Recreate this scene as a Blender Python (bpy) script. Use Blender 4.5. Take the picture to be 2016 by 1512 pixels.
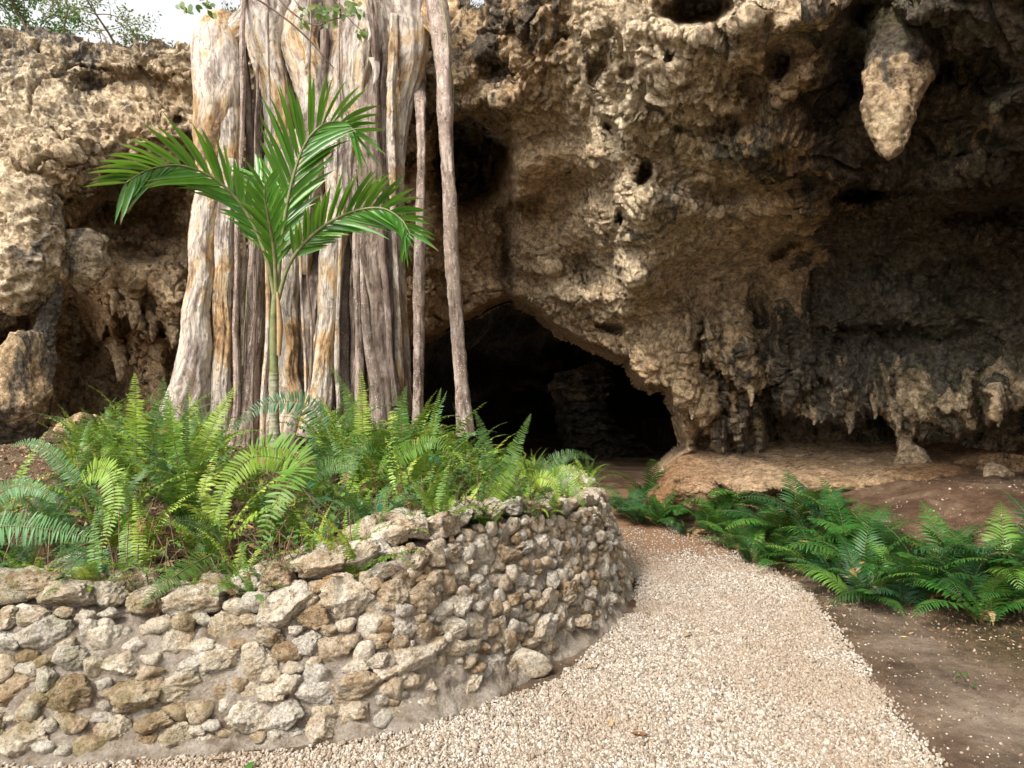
import bpy, math, random
import numpy as np
from mathutils import Vector, Matrix

# ------------------------------------------------------------------ camera, world, sun, exposure
SC = bpy.context.scene
for o in list(bpy.data.objects):
    bpy.data.objects.remove(o)
FPX = 1338.0                       # focal length in pixels of the 2016 px wide photograph
EYE = np.array([0.0, 0.0, 1.6])
PITCH = math.atan2(44.0, FPX)
cam_data = bpy.data.cameras.new('camera')
cam = bpy.data.objects.new('camera', cam_data)
SC.collection.objects.link(cam)
cam.location = EYE
cam.rotation_euler = (math.radians(90) + PITCH, 0, 0)
cam_data.sensor_width = 36.0
cam_data.lens = 36.0 * FPX / 2016.0
cam_data.clip_start = 0.05
cam_data.clip_end = 600.0
SC.camera = cam

SUN_EL, SUN_AZ = math.radians(47), math.radians(-140)      # azimuth measured from +Y towards +X
w = bpy.data.worlds.new('World')
SC.world = w
w.use_nodes = True
nt = w.node_tree
nt.nodes.clear()
sky = nt.nodes.new('ShaderNodeTexSky')
sky.sky_type = 'NISHITA'
sky.sun_disc = False
sky.sun_elevation = SUN_EL
sky.sun_rotation = SUN_AZ
sky.air_density = 1.0
sky.dust_density = 4.0
sky.ozone_density = 1.0
hsv = nt.nodes.new('ShaderNodeHueSaturation')
hsv.inputs['Saturation'].default_value = 0.08            # a milky, overcast sky
hsv.inputs['Value'].default_value = 1.0
bg = nt.nodes.new('ShaderNodeBackground')
bg.inputs['Strength'].default_value = 0.14
out = nt.nodes.new('ShaderNodeOutputWorld')
nt.links.new(sky.outputs[0], hsv.inputs['Color'])
nt.links.new(hsv.outputs[0], bg.inputs['Color'])
nt.links.new(bg.outputs[0], out.inputs['Surface'])

sd = bpy.data.lights.new('sun', 'SUN')
sd.energy = 1.5
sd.angle = math.radians(10)
sd.color = (1.0, 0.93, 0.84)
sun = bpy.data.objects.new('sun', sd)
SC.collection.objects.link(sun)
sdir = Vector((math.sin(SUN_AZ) * math.cos(SUN_EL), math.cos(SUN_AZ) * math.cos(SUN_EL), math.sin(SUN_EL)))
sun.rotation_euler = sdir.to_track_quat('Z', 'Y').to_euler()

SC.view_settings.view_transform = 'Standard'
SC.view_settings.look = 'None'
SC.view_settings.exposure = 1.38
SC.view_settings.gamma = 1.0
SC.view_settings.use_curve_mapping = False
SC.render.engine = 'CYCLES'
SC.cycles.max_bounces = 6
SC.cycles.diffuse_bounces = 4
SC.cycles.transparent_max_bounces = 8
SC.cycles.use_denoising = True

rng = np.random.default_rng(7)
random.seed(7)

# ------------------------------------------------------------------ helpers
def at(px, py, d):
    """point that the photograph shows at pixel (px, py), d metres in front of the camera"""
    px = np.asarray(px, float); py = np.asarray(py, float); d = np.asarray(d, float)
    cx = (px - 1008.0) / FPX
    cz = -(py - 756.0) / FPX
    cp, sp = math.cos(PITCH), math.sin(PITCH)
    x = cx * d
    y = (cp - cz * sp) * d
    z = (sp + cz * cp) * d
    return np.stack([x + EYE[0], y + EYE[1], z + EYE[2]], -1)

def sm(a, b, x):
    t = np.clip((x - a) / (b - a), 0, 1)
    return t * t * (3 - 2 * t)

_r = np.random.default_rng(11)
_P = _r.permutation(256); _P = np.concatenate([_P, _P, _P])
_G = _r.normal(size=(256, 3)); _G /= np.linalg.norm(_G, axis=1)[:, None]
_W = _r.random((256, 3))

def pn(p, f=1.0, seed=0):
    """gradient noise, about -1..1"""
    p = np.asarray(p, float) * f + seed * 17.31
    i = np.floor(p).astype(np.int64); q = p - i
    w_ = q * q * q * (q * (q * 6 - 15) + 10)
    i &= 255
    res = 0
    for dx in (0, 1):
        for dy in (0, 1):
            for dz in (0, 1):
                h = _P[_P[_P[(i[..., 0] + dx) & 255] + ((i[..., 1] + dy) & 255)] + ((i[..., 2] + dz) & 255)]
                g = _G[h]
                v = g[..., 0] * (q[..., 0] - dx) + g[..., 1] * (q[..., 1] - dy) + g[..., 2] * (q[..., 2] - dz)
                wt = (w_[..., 0] if dx else 1 - w_[..., 0]) * (w_[..., 1] if dy else 1 - w_[..., 1]) * (w_[..., 2] if dz else 1 - w_[..., 2])
                res = res + v * wt
    return res * 1.6

def fbm(p, f=1.0, o=4, g=0.5, seed=0):
    a, s, t = 1.0, 0, 0
    for k in range(o):
        s = s + a * pn(p, f, seed + k); t += a
        a *= g; f *= 2.03
    return s / t

def ridged(p, f=1.0, o=4, g=0.55, seed=0):
    a, s, t = 1.0, 0, 0
    for k in range(o):
        s = s + a * (1 - np.abs(pn(p, f, seed + k)) * 1.6); t += a
        a *= g; f *= 2.07
    return s / t

def worley(p, f=1.0, seed=0):
    """distance to the nearest feature point (in cells)"""
    p = np.asarray(p, float) * f + seed * 9.7
    i = np.floor(p).astype(np.int64); q = p - i
    best = np.full(p.shape[:-1], 9.0)
    for dx in (-1, 0, 1):
        for dy in (-1, 0, 1):
            for dz in (-1, 0, 1):
                h = _P[_P[_P[(i[..., 0] + dx) & 255] + ((i[..., 1] + dy) & 255)] + ((i[..., 2] + dz) & 255)]
                r = _W[h]
                d = (r[..., 0] + dx - q[..., 0]) ** 2 + (r[..., 1] + dy - q[..., 1]) ** 2 + (r[..., 2] + dz - q[..., 2]) ** 2
                best = np.minimum(best, d)
    return np.sqrt(best)

def link(o):
    SC.collection.objects.link(o)
    return o

def mesh_data(name, V, F, mat=None, smooth=True, attrs=None):
    """V (n,3); F either one (m,k) array or a list of arrays with different k"""
    V = np.asarray(V, np.float32)
    Fs = F if isinstance(F, list) else [F]
    Fs = [np.asarray(f, np.int32) for f in Fs if len(f)]
    me = bpy.data.meshes.new(name)
    me.vertices.add(len(V))
    me.vertices.foreach_set('co', V.ravel())
    loops = np.concatenate([f.ravel() for f in Fs])
    sizes = np.concatenate([np.full(len(f), f.shape[1], np.int32) for f in Fs])
    starts = np.concatenate([[0], np.cumsum(sizes)[:-1]]).astype(np.int32)
    me.loops.add(len(loops))
    me.loops.foreach_set('vertex_index', loops)
    me.polygons.add(len(sizes))
    me.polygons.foreach_set('loop_start', starts)
    me.polygons.foreach_set('loop_total', sizes)
    me.update(calc_edges=True)
    if smooth:
        me.polygons.foreach_set('use_smooth', np.ones(len(sizes), bool))
    for k, a in (attrs or {}).items():
        a = np.asarray(a, np.float32)
        if a.ndim == 1:
            at_ = me.attributes.new(k, 'FLOAT', 'POINT'); at_.data.foreach_set('value', a)
        else:
            at_ = me.attributes.new(k, 'FLOAT_VECTOR', 'POINT'); at_.data.foreach_set('vector', a.ravel())
    if mat:
        me.materials.append(mat)
    return me

def obj(name, me, parent=None, loc=None):
    o = bpy.data.objects.new(name, me)
    link(o)
    if parent is not None:
        o.parent = parent
    if loc is not None:
        o.location = loc
    return o

def mobj(name, V, F, mat=None, parent=None, smooth=True, attrs=None):
    return obj(name, mesh_data(name, V, F, mat, smooth, attrs), parent)

def tag(o, label=None, cat=None, group=None, kind=None):
    if label: o['label'] = label
    if cat: o['category'] = cat
    if group: o['group'] = group
    if kind: o['kind'] = kind
    return o

def thing(name, label, cat, loc=(0, 0, 0), group=None):
    o = bpy.data.objects.new(name, None)
    link(o)
    o.location = Vector([float(c) for c in loc])
    o.empty_display_size = 0.1
    return tag(o, label, cat, group)

def grid_faces(nr, nc, closed=False):
    r = np.arange(nr - 1)[:, None]
    if closed:
        c = np.arange(nc)[None]; c2 = (c + 1) % nc
    else:
        c = np.arange(nc - 1)[None]; c2 = c + 1
    a = r * nc + c; b = r * nc + c2
    return np.stack([a, b, b + nc, a + nc], -1).reshape(-1, 4)

def normals(P):
    """normals of a (r,c,3) grid"""
    du = np.gradient(P, axis=1); dv = np.gradient(P, axis=0)
    n = np.cross(du, dv)
    n /= np.linalg.norm(n, axis=-1)[..., None] + 1e-12
    return n

def catmull(K, n):
    """K (k,m) key rows -> n rows by a Catmull-Rom spline, even in chord length of the first columns"""
    K = np.asarray(K, float)
    d = np.linalg.norm(np.diff(K[:, :3], axis=0), axis=1)
    s = np.concatenate([[0], np.cumsum(d)])
    q = np.linspace(0, s[-1], n)
    i = np.clip(np.searchsorted(s, q, side='right') - 1, 0, len(K) - 2)
    t = ((q - s[i]) / (s[i + 1] - s[i] + 1e-9))[:, None]
    p1, p2 = K[i], K[i + 1]
    p0 = K[np.maximum(i - 1, 0)]; p3 = K[np.minimum(i + 2, len(K) - 1)]
    return 0.5 * (2 * p1 + (p2 - p0) * t + (2 * p0 - 5 * p1 + 4 * p2 - p3) * t ** 2 + (3 * p1 - p0 - 3 * p2 + p3) * t ** 3)

def frames(C, up=(0, -1, 0)):
    T = np.gradient(C, axis=0); T /= np.linalg.norm(T, axis=1)[:, None] + 1e-12
    up = np.asarray(up, float)
    A = np.cross(T, up); A /= np.linalg.norm(A, axis=1)[:, None] + 1e-9
    B = np.cross(A, T)
    return T, A, B

def ico(sub):
    import bmesh
    bm = bmesh.new(); bmesh.ops.create_icosphere(bm, subdivisions=sub, radius=1)
    V = np.array([v.co[:] for v in bm.verts]); F = np.array([[v.index for v in f.verts] for f in bm.faces])
    bm.free()
    return V, F

# ------------------------------------------------------------------ materials
class NT:
    def __init__(s, name):
        s.m = bpy.data.materials.new(name); s.m.use_nodes = True
        s.t = s.m.node_tree; s.t.nodes.clear()
        s.out = s.t.nodes.new('ShaderNodeOutputMaterial')
        s.b = s.t.nodes.new('ShaderNodeBsdfPrincipled')
        s.t.links.new(s.b.outputs[0], s.out.inputs[0])
    def n(s, typ, ins=None, **kw):
        nd = s.t.nodes.new(typ)
        for k, v in kw.items():
            setattr(nd, k, v)
        for k, v in (ins or {}).items():
            s.set(nd.inputs[k], v)
        return nd
    def set(s, sock, v):
        if isinstance(v, bpy.types.NodeSocket):
            s.t.links.new(v, sock)
        else:
            if isinstance(v, tuple) and len(v) == 3 and sock.type == 'RGBA':
                v = v + (1.0,)
            sock.default_value = v
    def noise(s, vec, scale, detail=6, rough=0.6, dist=0.0):
        return s.n('ShaderNodeTexNoise', {'Vector': vec, 'Scale': scale, 'Detail': detail, 'Roughness': rough, 'Distortion': dist}).outputs['Fac']
    def voro(s, vec, scale, feature='F1'):
        return s.n('ShaderNodeTexVoronoi', {'Vector': vec, 'Scale': scale}, feature=feature).outputs['Distance']
    def ramp(s, fac, stops, interp='LINEAR'):
        r = s.n('ShaderNodeValToRGB', {'Fac': fac}); cr = r.color_ramp; cr.interpolation = interp
        while len(cr.elements) < len(stops): cr.elements.new(0.5)
        for e, (p, c) in zip(cr.elements, stops):
            e.position = p; e.color = (c if len(c) == 4 else tuple(c) + (1,)) if isinstance(c, tuple) else (c, c, c, 1)
        return r.outputs[0]
    def mix(s, f, a, b, mode='MIX'):
        m = s.n('ShaderNodeMix', data_type='RGBA', blend_type=mode)
        s.set(m.inputs[0], f); s.set(m.inputs[6], a); s.set(m.inputs[7], b)
        return m.outputs[2]
    def math(s, op, a, b=0.0, c=0.0):
        m = s.n('ShaderNodeMath', operation=op); s.set(m.inputs[0], a); s.set(m.inputs[1], b); s.set(m.inputs[2], c)
        return m.outputs[0]
    def attr(s, name, what='Fac'):
        return s.n('ShaderNodeAttribute', attribute_name=name).outputs[what]
    def bump(s, h, strength, dist, prev=None):
        b = s.n('ShaderNodeBump', {'Height': h, 'Strength': strength, 'Distance': dist})
        if prev is not None: s.set(b.inputs['Normal'], prev)
        return b.outputs[0]
    def obj_rand(s):
        return s.n('ShaderNodeObjectInfo').outputs['Random']
    def pos(s):
        return s.n('ShaderNodeNewGeometry').outputs['Position']
    def ocoord(s):
        return s.n('ShaderNodeTexCoord').outputs['Object']
    def stretch(s, vec, sc):
        return s.n('ShaderNodeMapping', {'Vector': vec, 'Scale': sc}).outputs[0]
    def fin(s, col, rough=0.9, normal=None, spec=0.3):
        s.set(s.b.inputs['Base Color'], col); s.set(s.b.inputs['Roughness'], rough)
        s.b.inputs['Specular IOR Level'].default_value = spec
        if normal is not None: s.set(s.b.inputs['Normal'], normal)
        return s.m

def mat_rock():
    t = NT('limestone'); p = t.pos()
    st, ru, pa, mo = t.attr('stain_shade'), t.attr('rust'), t.attr('pale'), t.attr('moss')
    n1 = t.noise(p, 0.9, 5, .6); n2 = t.noise(p, 4.0, 8, .65, .4); n3 = t.noise(p, 16, 8, .7)
    c = t.ramp(t.math('ADD', t.math('MULTIPLY', n2, .6), t.math('MULTIPLY', n1, .4)),
               [(.31, (.15, .068, .022)), (.40, (.34, .19, .075)), (.48, (.51, .335, .16)), (.59, (.69, .52, .31))])
    c = t.mix(t.math('MULTIPLY', ru, t.ramp(n2, [(.3, .35), (.6, 1.0)])), c, (.33, .155, .07))
    pf = t.math('MULTIPLY', pa, t.ramp(n3, [(.32, .15), (.55, 1.0)]))
    c = t.mix(pf, c, (.76, .63, .445))
    # grey weathering crust and black algae, patchy, and the dark painted into the cave
    pst = t.stretch(p, (1, 1, .33))
    a1 = t.math('ADD', t.noise(pst, 1.5, 12, .74, .8), t.math('MULTIPLY', t.math('SUBTRACT', st, .5), .42))
    sf = t.ramp(a1, [(.50, 0.0), (.57, 1.0)])
    g = t.mix(t.ramp(n3, [(.4, 0.0), (.66, 1.0)]), (.012, .009, .007), (.10, .075, .05))
    g = t.mix(t.math('MULTIPLY', pa, .85), g, t.mix(n3, (.13, .115, .095), (.33, .30, .26)))
    c = t.mix(t.math('MULTIPLY', sf, .93), c, g)
    mf = t.math('MULTIPLY', mo, t.ramp(t.noise(p, 5, 8, .7), [(.45, 0.0), (.62, 1.0)]))
    c = t.mix(mf, c, (.12, .12, .035))
    nm = t.noise(p, 5.5, 10, .75, .5)
    c = t.mix(.85, c, t.mix(1.0, c, t.ramp(nm, [(.36, .42), (.5, 1.0), (.62, 1.38)]), 'MULTIPLY'))
    pores = t.ramp(t.voro(p, 26), [(.10, .35), (.34, 1.0)])
    c = t.mix(t.math('MULTIPLY', t.ramp(t.noise(p, 3, 4), [(.42, .25), (.6, 1.0)]), .85), c, t.mix(1.0, c, pores, 'MULTIPLY'))
    c = t.mix(.75, c, t.mix(1.0, c, t.ramp(n3, [(.33, .3), (.5, 1.0), (.68, 1.5)]), 'MULTIPLY'))
    h = t.math('ADD', t.math('MULTIPLY', t.noise(p, 9, 10, .72, .3), 1.0), t.math('MULTIPLY', t.ramp(t.voro(p, 20), [(0, 0.0), (.3, 1.0)]), .35))
    nb = t.bump(h, 1.0, .13)
    nb = t.bump(t.noise(p, 45, 6, .7), 1.0, .03, nb)
    return t.fin(c, .92, nb, .2)

def mat_wallstone(name, shift=0.0):
    t = NT(name); p = t.ocoord(); wp = t.pos(); r = t.math('FRACT', t.math('ADD', t.obj_rand(), t.attr('rv')))
    n2 = t.noise(wp, 9, 8, .65, .3); n3 = t.noise(wp, 50, 8, .7)
    c = t.ramp(t.math('ADD', t.math('MULTIPLY', n2, .75), t.math('MULTIPLY', r, .25)),
               [(.32, (.25, .16, .08)), (.42, (.44, .33, .21)), (.51, (.58, .48, .35)), (.64, (.72, .645, .53))])
    c = t.mix(t.ramp(r, [(.0, 0.0), (.82, 0.0), (.88, .5)], 'LINEAR'), c, (.47, .43, .37))
    c = t.mix(t.math('MULTIPLY', t.ramp(r, [(.08, .5), (.16, 0.0)]), n2), c, (.46, .33, .20))
    lich = t.ramp(t.noise(wp, 5.5, 10, .78), [(.57, 0.0), (.64, .75)])
    c = t.mix(lich, c, t.mix(n3, (.20, .18, .155), (.45, .42, .37)))
    # a little moss towards the damp left end
    x = t.n('ShaderNodeSeparateXYZ', {'Vector': wp}).outputs[0]
    mf = t.math('MULTIPLY', t.ramp(t.math('MULTIPLY', x, -.25), [(.22, 0.0), (.62, .75)]), t.ramp(t.noise(wp, 7, 8, .7), [(.45, 0.0), (.62, 1.0)]))
    c = t.mix(mf, c, (.16, .16, .055))
    c = t.mix(.8, c, t.mix(1.0, c, t.ramp(n3, [(.33, .38), (.5, 1.0), (.68, 1.4)]), 'MULTIPLY'))
    c = t.mix(.85, c, t.mix(1.0, c, t.ramp(t.voro(wp, 75), [(.08, .45), (.3, 1.0)]), 'MULTIPLY'))
    nb = t.bump(t.noise(wp, 22, 10, .74, .3), 1.0, .055)
    nb = t.bump(t.ramp(t.voro(wp, 60), [(0, 0.0), (.3, 1.0)]), .8, .015, nb)
    return t.fin(c, .9, nb, .25)

def mat_mortar():
    t = NT('mortar'); p = t.pos()
    n = t.noise(p, 6, 9, .7); n3 = t.noise(p, 70, 8, .7)
    c = t.ramp(n, [(.36, (.19, .14, .095)), (.5, (.40, .33, .255)), (.64, (.56, .49, .41))])
    c = t.mix(.7, c, t.mix(1.0, c, t.ramp(n3, [(.3, .5), (.6, 1.2)]), 'MULTIPLY'))
    nb = t.bump(t.noise(p, 18, 11, .78), 1.0, .07)
    return t.fin(c, .95, nb, .15)

def mat_ground():
    t = NT('red_brown_soil'); p = t.pos()
    n = t.noise(p, 1.3, 8, .65, .5); n2 = t.noise(p, 12, 8, .7); n3 = t.noise(p, 90, 5, .7)
    c = t.ramp(n, [(.35, (.105, .058, .034)), (.5, (.20, .12, .072)), (.62, (.33, .235, .155))])
    c = t.mix(t.attr('dust'), c, t.ramp(n, [(.38, (.13, .092, .062)), (.52, (.27, .20, .14)), (.64, (.40, .315, .23))]))
    c = t.mix(t.attr('moss'), c, t.ramp(n2, [(.4, (.075, .065, .028)), (.62, (.14, .10, .05))]))
    c = t.mix(.8, c, t.mix(1.0, c, t.ramp(n2, [(.3, .55), (.6, 1.2)]), 'MULTIPLY'))
    c = t.mix(t.ramp(t.voro(p, 55), [(.06, .9), (.16, 0.0)]), c, (.45, .37, .28))
    c = t.mix(.5, c, t.mix(1.0, c, t.ramp(n3, [(.3, .5), (.65, 1.3)]), 'MULTIPLY'))
    nb = t.bump(t.noise(p, 14, 12, .78), 1.0, .07); nb = t.bump(n3, 1.0, .02, nb)
    return t.fin(c, .95, nb, .15)

def mat_gravel_bed():
    t = NT('gravel_bed'); p = t.pos()
    v = t.n('ShaderNodeTexVoronoi', {'Vector': p, 'Scale': 75.0})
    c = t.ramp(t.n('ShaderNodeSeparateColor', {'Color': v.outputs['Color']}).outputs[0], [(0, (.24, .165, .11)), (.5, (.35, .27, .19)), (1, (.46, .39, .31))])
    e = t.ramp(t.voro(p, 75, 'DISTANCE_TO_EDGE'), [(0, .25), (.16, 1.0)])
    c = t.mix(1.0, c, e, 'MULTIPLY')
    ear = t.attr('earth')
    c = t.mix(ear, c, t.ramp(t.noise(p, 40, 8, .7), [(.35, (.14, .075, .04)), (.65, (.26, .155, .09))]))
    nb = t.bump(t.voro(p, 75), -.9, .02)
    return t.fin(c, .9, nb, .2)

def mat_pebble():
    t = NT('gravel_stone')
    r = t.n('ShaderNodeAttribute', attribute_name='rnd', attribute_type='INSTANCER').outputs['Fac']
    wp = t.pos()
    c = t.ramp(r, [(0, (.14, .10, .07)), (.25, (.27, .215, .16)), (.55, (.355, .31, .245)), (.8, (.49, .445, .385)), (.93, (.25, .215, .18)), (1, (.36, .255, .165))])
    big = t.noise(wp, .8, 4, .6)
    c = t.mix(t.math('MULTIPLY', t.ramp(big, [(.47, 0.0), (.60, 1.0)]), .55), c, (.27, .20, .135))
    c = t.mix(.4, c, t.mix(1.0, c, t.ramp(t.noise(wp, 160, 4, .6), [(.3, .6), (.6, 1.1)]), 'MULTIPLY'))
    return t.fin(c, .85, None, .3)

def mat_bark(name, kind):
    t = NT(name); tc = t.attr('tc', 'Vector'); r = t.attr('seed')
    off = t.n('ShaderNodeCombineXYZ', {'X': t.math('MULTIPLY', r, 13.1), 'Y': t.math('MULTIPLY', r, 7.7), 'Z': r}).outputs[0]
    v = t.n('ShaderNodeVectorMath', {0: tc, 1: off}, operation='ADD').outputs[0]
    vs = t.stretch(v, (1, 1, .4))
    n1 = t.noise(vs, 2.0, 9, .66, .7); n2 = t.noise(vs, 7, 8, .65, .5); n3 = t.noise(t.stretch(v, (1, 1, .45)), 22, 8, .65)
    if kind == 'pale':
        c = t.ramp(n1, [(.34, (.13, .075, .04)), (.405, (.39, .24, .11)), (.455, (.44, .335, .215)), (.50, (.47, .41, .34)), (.57, (.31, .26, .22)), (.63, (.15, .11, .085))])
        c = t.mix(t.ramp(n2, [(.52, 0.0), (.62, .8)]), c, (.17, .115, .08))
    elif kind == 'speckle':
        c = t.ramp(n2, [(.33, (.11, .075, .055)), (.5, (.25, .185, .145)), (.66, (.38, .31, .26))])
        c = t.mix(t.ramp(t.voro(t.stretch(v, (1, 1, .7)), 38), [(.14, .8), (.22, 0.0)]), c, (.64, .58, .50))
    else:
        c = t.ramp(n2, [(.33, (.07, .045, .032)), (.5, (.18, .13, .10)), (.66, (.32, .26, .215))])
    c = t.mix(.75, c, t.mix(1.0, c, t.ramp(n3, [(.3, .7), (.5, 1.0), (.7, 1.1)]), 'MULTIPLY'))
    cr = t.ramp(t.noise(t.stretch(v, (1, 1, .16)), 9, 10, .6, 1.2), [(.485, 1.0), (.5, .25), (.515, 1.0)])
    c = t.mix(.75, c, t.mix(1.0, c, cr, 'MULTIPLY'))
    nb = t.bump(n3, .45, .012); nb = t.bump(t.math('ADD', n2, t.math('MULTIPLY', cr, .25)), .7, .035, nb)
    return t.fin(c, .75, nb, .3)

def mat_leaf(name, cols, var=.5, rough=.45, trans=.25, dead=0.0):
    """cols: dark, mid, light greens picked by object; a little light passes through the blade"""
    t = NT(name); r = t.obj_rand(); p = t.ocoord()
    c = t.ramp(r, [(0, cols[0]), (.45, cols[1]), (.85, cols[2]), (1, cols[3] if len(cols) > 3 else cols[2])])
    n = t.noise(p, 7, 5, .6)
    c = t.mix(var, c, t.mix(1.0, c, t.ramp(n, [(.3, .55), (.65, 1.35)]), 'MULTIPLY'))
    if dead:
        c = t.mix(t.ramp(t.noise(t.pos(), 6, 4, .6), [(.68 - dead, 0.0), (.74 - dead, .85)]), c, (.30, .20, .06))
    c = t.mix(t.attr('rach'), c, (.20, .15, .06))
    t.fin(c, rough, None, .45)
    tr = t.n('ShaderNodeBsdfTranslucent', {'Color': t.mix(.5, c, (.30, .42, .05))})
    mx = t.n('ShaderNodeMixShader', {0: trans}); t.t.links.new(t.b.outputs[0], mx.inputs[1]); t.t.links.new(tr.outputs[0], mx.inputs[2])
    t.t.links.new(mx.outputs[0], t.out.inputs[0])
    return t.m

def mat_plain(name, a, b, scale=12, rough=.8, bump=.4):
    t = NT(name); p = t.ocoord()
    n = t.noise(p, scale, 6, .65)
    return t.fin(t.ramp(n, [(.35, a), (.65, b)]), rough, t.bump(n, bump, .02), .3)

M_ROCK = mat_rock(); M_STONE = mat_wallstone('field_stone'); M_MORTAR = mat_mortar(); M_SOIL = mat_ground()
M_BED = mat_gravel_bed(); M_PEB = mat_pebble()
M_PALE = mat_bark('fig_bark_smooth', 'pale'); M_SPECK = mat_bark('fig_bark_speckled', 'speckle'); M_DARK = mat_bark('fig_bark_dark', 'dark')
M_FERN = mat_leaf('sword_fern_green', [(.022, .075, .012), (.085, .19, .018), (.21, .32, .03), (.36, .42, .06)], .5, .5, .3, .06)
M_FERNB = mat_leaf('blue_green_fern', [(.03, .09, .03), (.05, .14, .045), (.085, .20, .06)], .5, .5, .25)
M_RFERN = mat_leaf('glossy_fern_green', [(.010, .05, .008), (.022, .095, .014), (.05, .16, .022), (.11, .22, .03)], .55, .5, .25, .05)
M_PALM = mat_leaf('palm_green', [(.03, .12, .015), (.06, .20, .02), (.11, .29, .03)], .3, .35, .3)
M_WEED = mat_leaf('weed_green', [(.03, .10, .02), (.06, .17, .03), (.10, .22, .04)], .3, .45, .3)
M_DRY = mat_leaf('dry_leaf', [(.16, .07, .03), (.26, .14, .06), (.36, .24, .12)], .3, .7, .15)
M_TWIG = mat_plain('twig_bark', (.10, .065, .045), (.23, .16, .12))
# ------------------------------------------------------------------ the cliff and the cave shelter
CTRL = [  # px, py, depth
 (-600,-200,13),(-600,90,11),(-600,500,10.5),(-600,1010,11),(-300,90,10.6),(-300,400,9.8),(-300,800,11),
 (0,70,11.2),(0,200,10.2),(0,330,9.7),(60,380,9.6),(0,430,10.3),(20,520,10.8),(0,650,11.8),(60,720,12),(0,860,11.6),(0,1010,11),
 (150,80,11.4),(150,200,10.5),(140,300,10.1),(150,420,10.2),(120,560,11.2),(120,700,12.2),(130,850,12),(120,1010,11.5),
 (260,85,11.6),(250,200,10.8),(240,320,10.6),(250,420,11.2),(230,520,10.5),(200,640,11.7),(200,760,12.6),(230,850,12.2),
 (350,85,11.6),(350,200,11.2),(350,320,11),(340,430,11.6),(330,520,11.3),(300,580,10.9),(350,600,11),(320,700,11.6),(300,800,12),
 (440,300,11.8),(440,700,12),(520,0,11.6),(520,300,11.8),(520,700,12.4),(620,-100,12),(700,300,12.2),(700,700,13),(780,100,11.4),
 (840,40,10.2),(840,130,10),(890,100,9.7),(930,20,9.9),(920,170,9.4),(870,210,10.0),(960,230,9.4),(980,120,9.0),(1010,20,8.5),(960,-100,9.9),(1010,-300,10.5),
 (830,330,12.3),(930,330,12.5),(850,450,12.2),(840,580,12.2),(920,480,12.0),(930,580,12.3),(860,640,12.4),
 (1000,330,10.3),(1060,400,10.6),(980,420,11.3),(1000,500,11.8),(1060,560,11.9),(1100,620,12.0),(1130,480,10.9),(1050,250,9.5),(1080,170,8.7),
 (1120,330,9.9),(1180,560,11.1),(1180,650,11.5),(1260,670,10.9),(1230,500,9.7),(1180,420,9.6),
 (1150,60,7.5),(1160,200,7.9),(1190,290,8.2),(1240,330,8.1),(1230,420,8.6),(1240,520,9.1),(1260,590,9.6),(1340,680,10.0),(1300,730,10.5),(1340,760,10.3),(1330,860,10.6),
 (1250,80,6.9),(1330,180,6.9),(1300,280,7.5),(1330,360,7.9),(1320,440,8.3),(1340,540,9.2),(1420,540,9.2),(1480,480,8.6),(1400,400,8),(1440,620,9.7),
 (1420,120,6.3),(1440,260,6.9),(1520,60,5.8),(1520,200,6.4),(1560,330,7.0),(1580,430,7.8),(1640,470,8.4),(1620,250,6.6),(1650,120,6.0),(1500,-100,6.3),(1200,-200,8.0),(1300,-500,9.5),(1600,-400,7.2),
 (1720,60,5.9),(1760,180,6.4),(1700,330,6.9),(1800,330,6.8),(1680,410,7.6),(1850,180,6.1),(1900,60,5.3),(1940,250,6.0),(1880,380,6.7),(1800,430,7.6),
 (1980,100,5.2),(2016,350,6.3),(2000,440,7.2),(2016,-100,4.6),(1700,-200,5.9),(2300,-100,4.2),(2300,400,6.0),(1900,-450,4.2),(2400,-400,3.6),
 (1400,700,9.7),(1470,740,9.5),(1400,800,10.0),(1370,860,10.4),(1430,860,10.2),(1500,830,10.2),(1480,600,9.6),(1560,560,9.2),(1560,680,9.3),(1620,740,9.2),(1660,570,8.9),(1680,700,8.9),
 (1780,520,8.4),(1780,650,8.5),(1740,770,8.9),(1640,830,9.3),(1850,600,8.1),(1880,730,8.0),(1800,830,8.6),(1900,860,8.1),(1960,620,7.6),(2016,560,7.4),(2016,740,7.4),(1980,850,7.6),(2300,700,6.4),
 (1550,890,10.6),(1700,900,10.4),(1850,910,9.6),(2016,900,9.0),(1400,900,10.8),(2300,950,8.2),(1550,1010,10.6),(1700,1010,10.3),(1850,1010,9.7),(2016,1010,9.2),(1400,1010,11),(1250,1010,12)]
CT = np.array(CTRL, float)

def grow(poly, k):
    c = poly.mean(0); d = poly - c; return poly + d / np.linalg.norm(d, axis=1)[:, None] * k

def rbf_fit(X, y, lam=2e-4):
    def k(r): return r * r * np.log(r + 1e-9)
    n = len(X)
    D = np.linalg.norm(X[:, None] - X[None], axis=2)
    A = np.zeros((n + 3, n + 3)); A[:n, :n] = k(D) + lam * np.eye(n); Pm = np.c_[np.ones(n), X]
    A[:n, n:] = Pm; A[n:, :n] = Pm.T
    c = np.linalg.solve(A, np.r_[y, 0, 0, 0])
    def ev(Q):
        o = np.empty(len(Q))
        for i in range(0, len(Q), 40000):
            q = Q[i:i + 40000]
            o[i:i + 40000] = k(np.linalg.norm(q[:, None] - X[None], axis=2)) @ c[:n] + c[n] + q @ c[n + 1:]
        return o
    return ev

def axis(a, b, lo, hi, step, grow=1.16):
    core = list(np.arange(a, b + step, step)); s = step; x = core[0]; left = []
    while x > lo:
        s = min(s * grow, 45); x -= s; left.append(x)
    s = step; x = core[-1]; right = []
    while x < hi:
        s = min(s * grow, 45); x += s; right.append(x)
    return np.array(left[::-1] + core + right)

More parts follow.
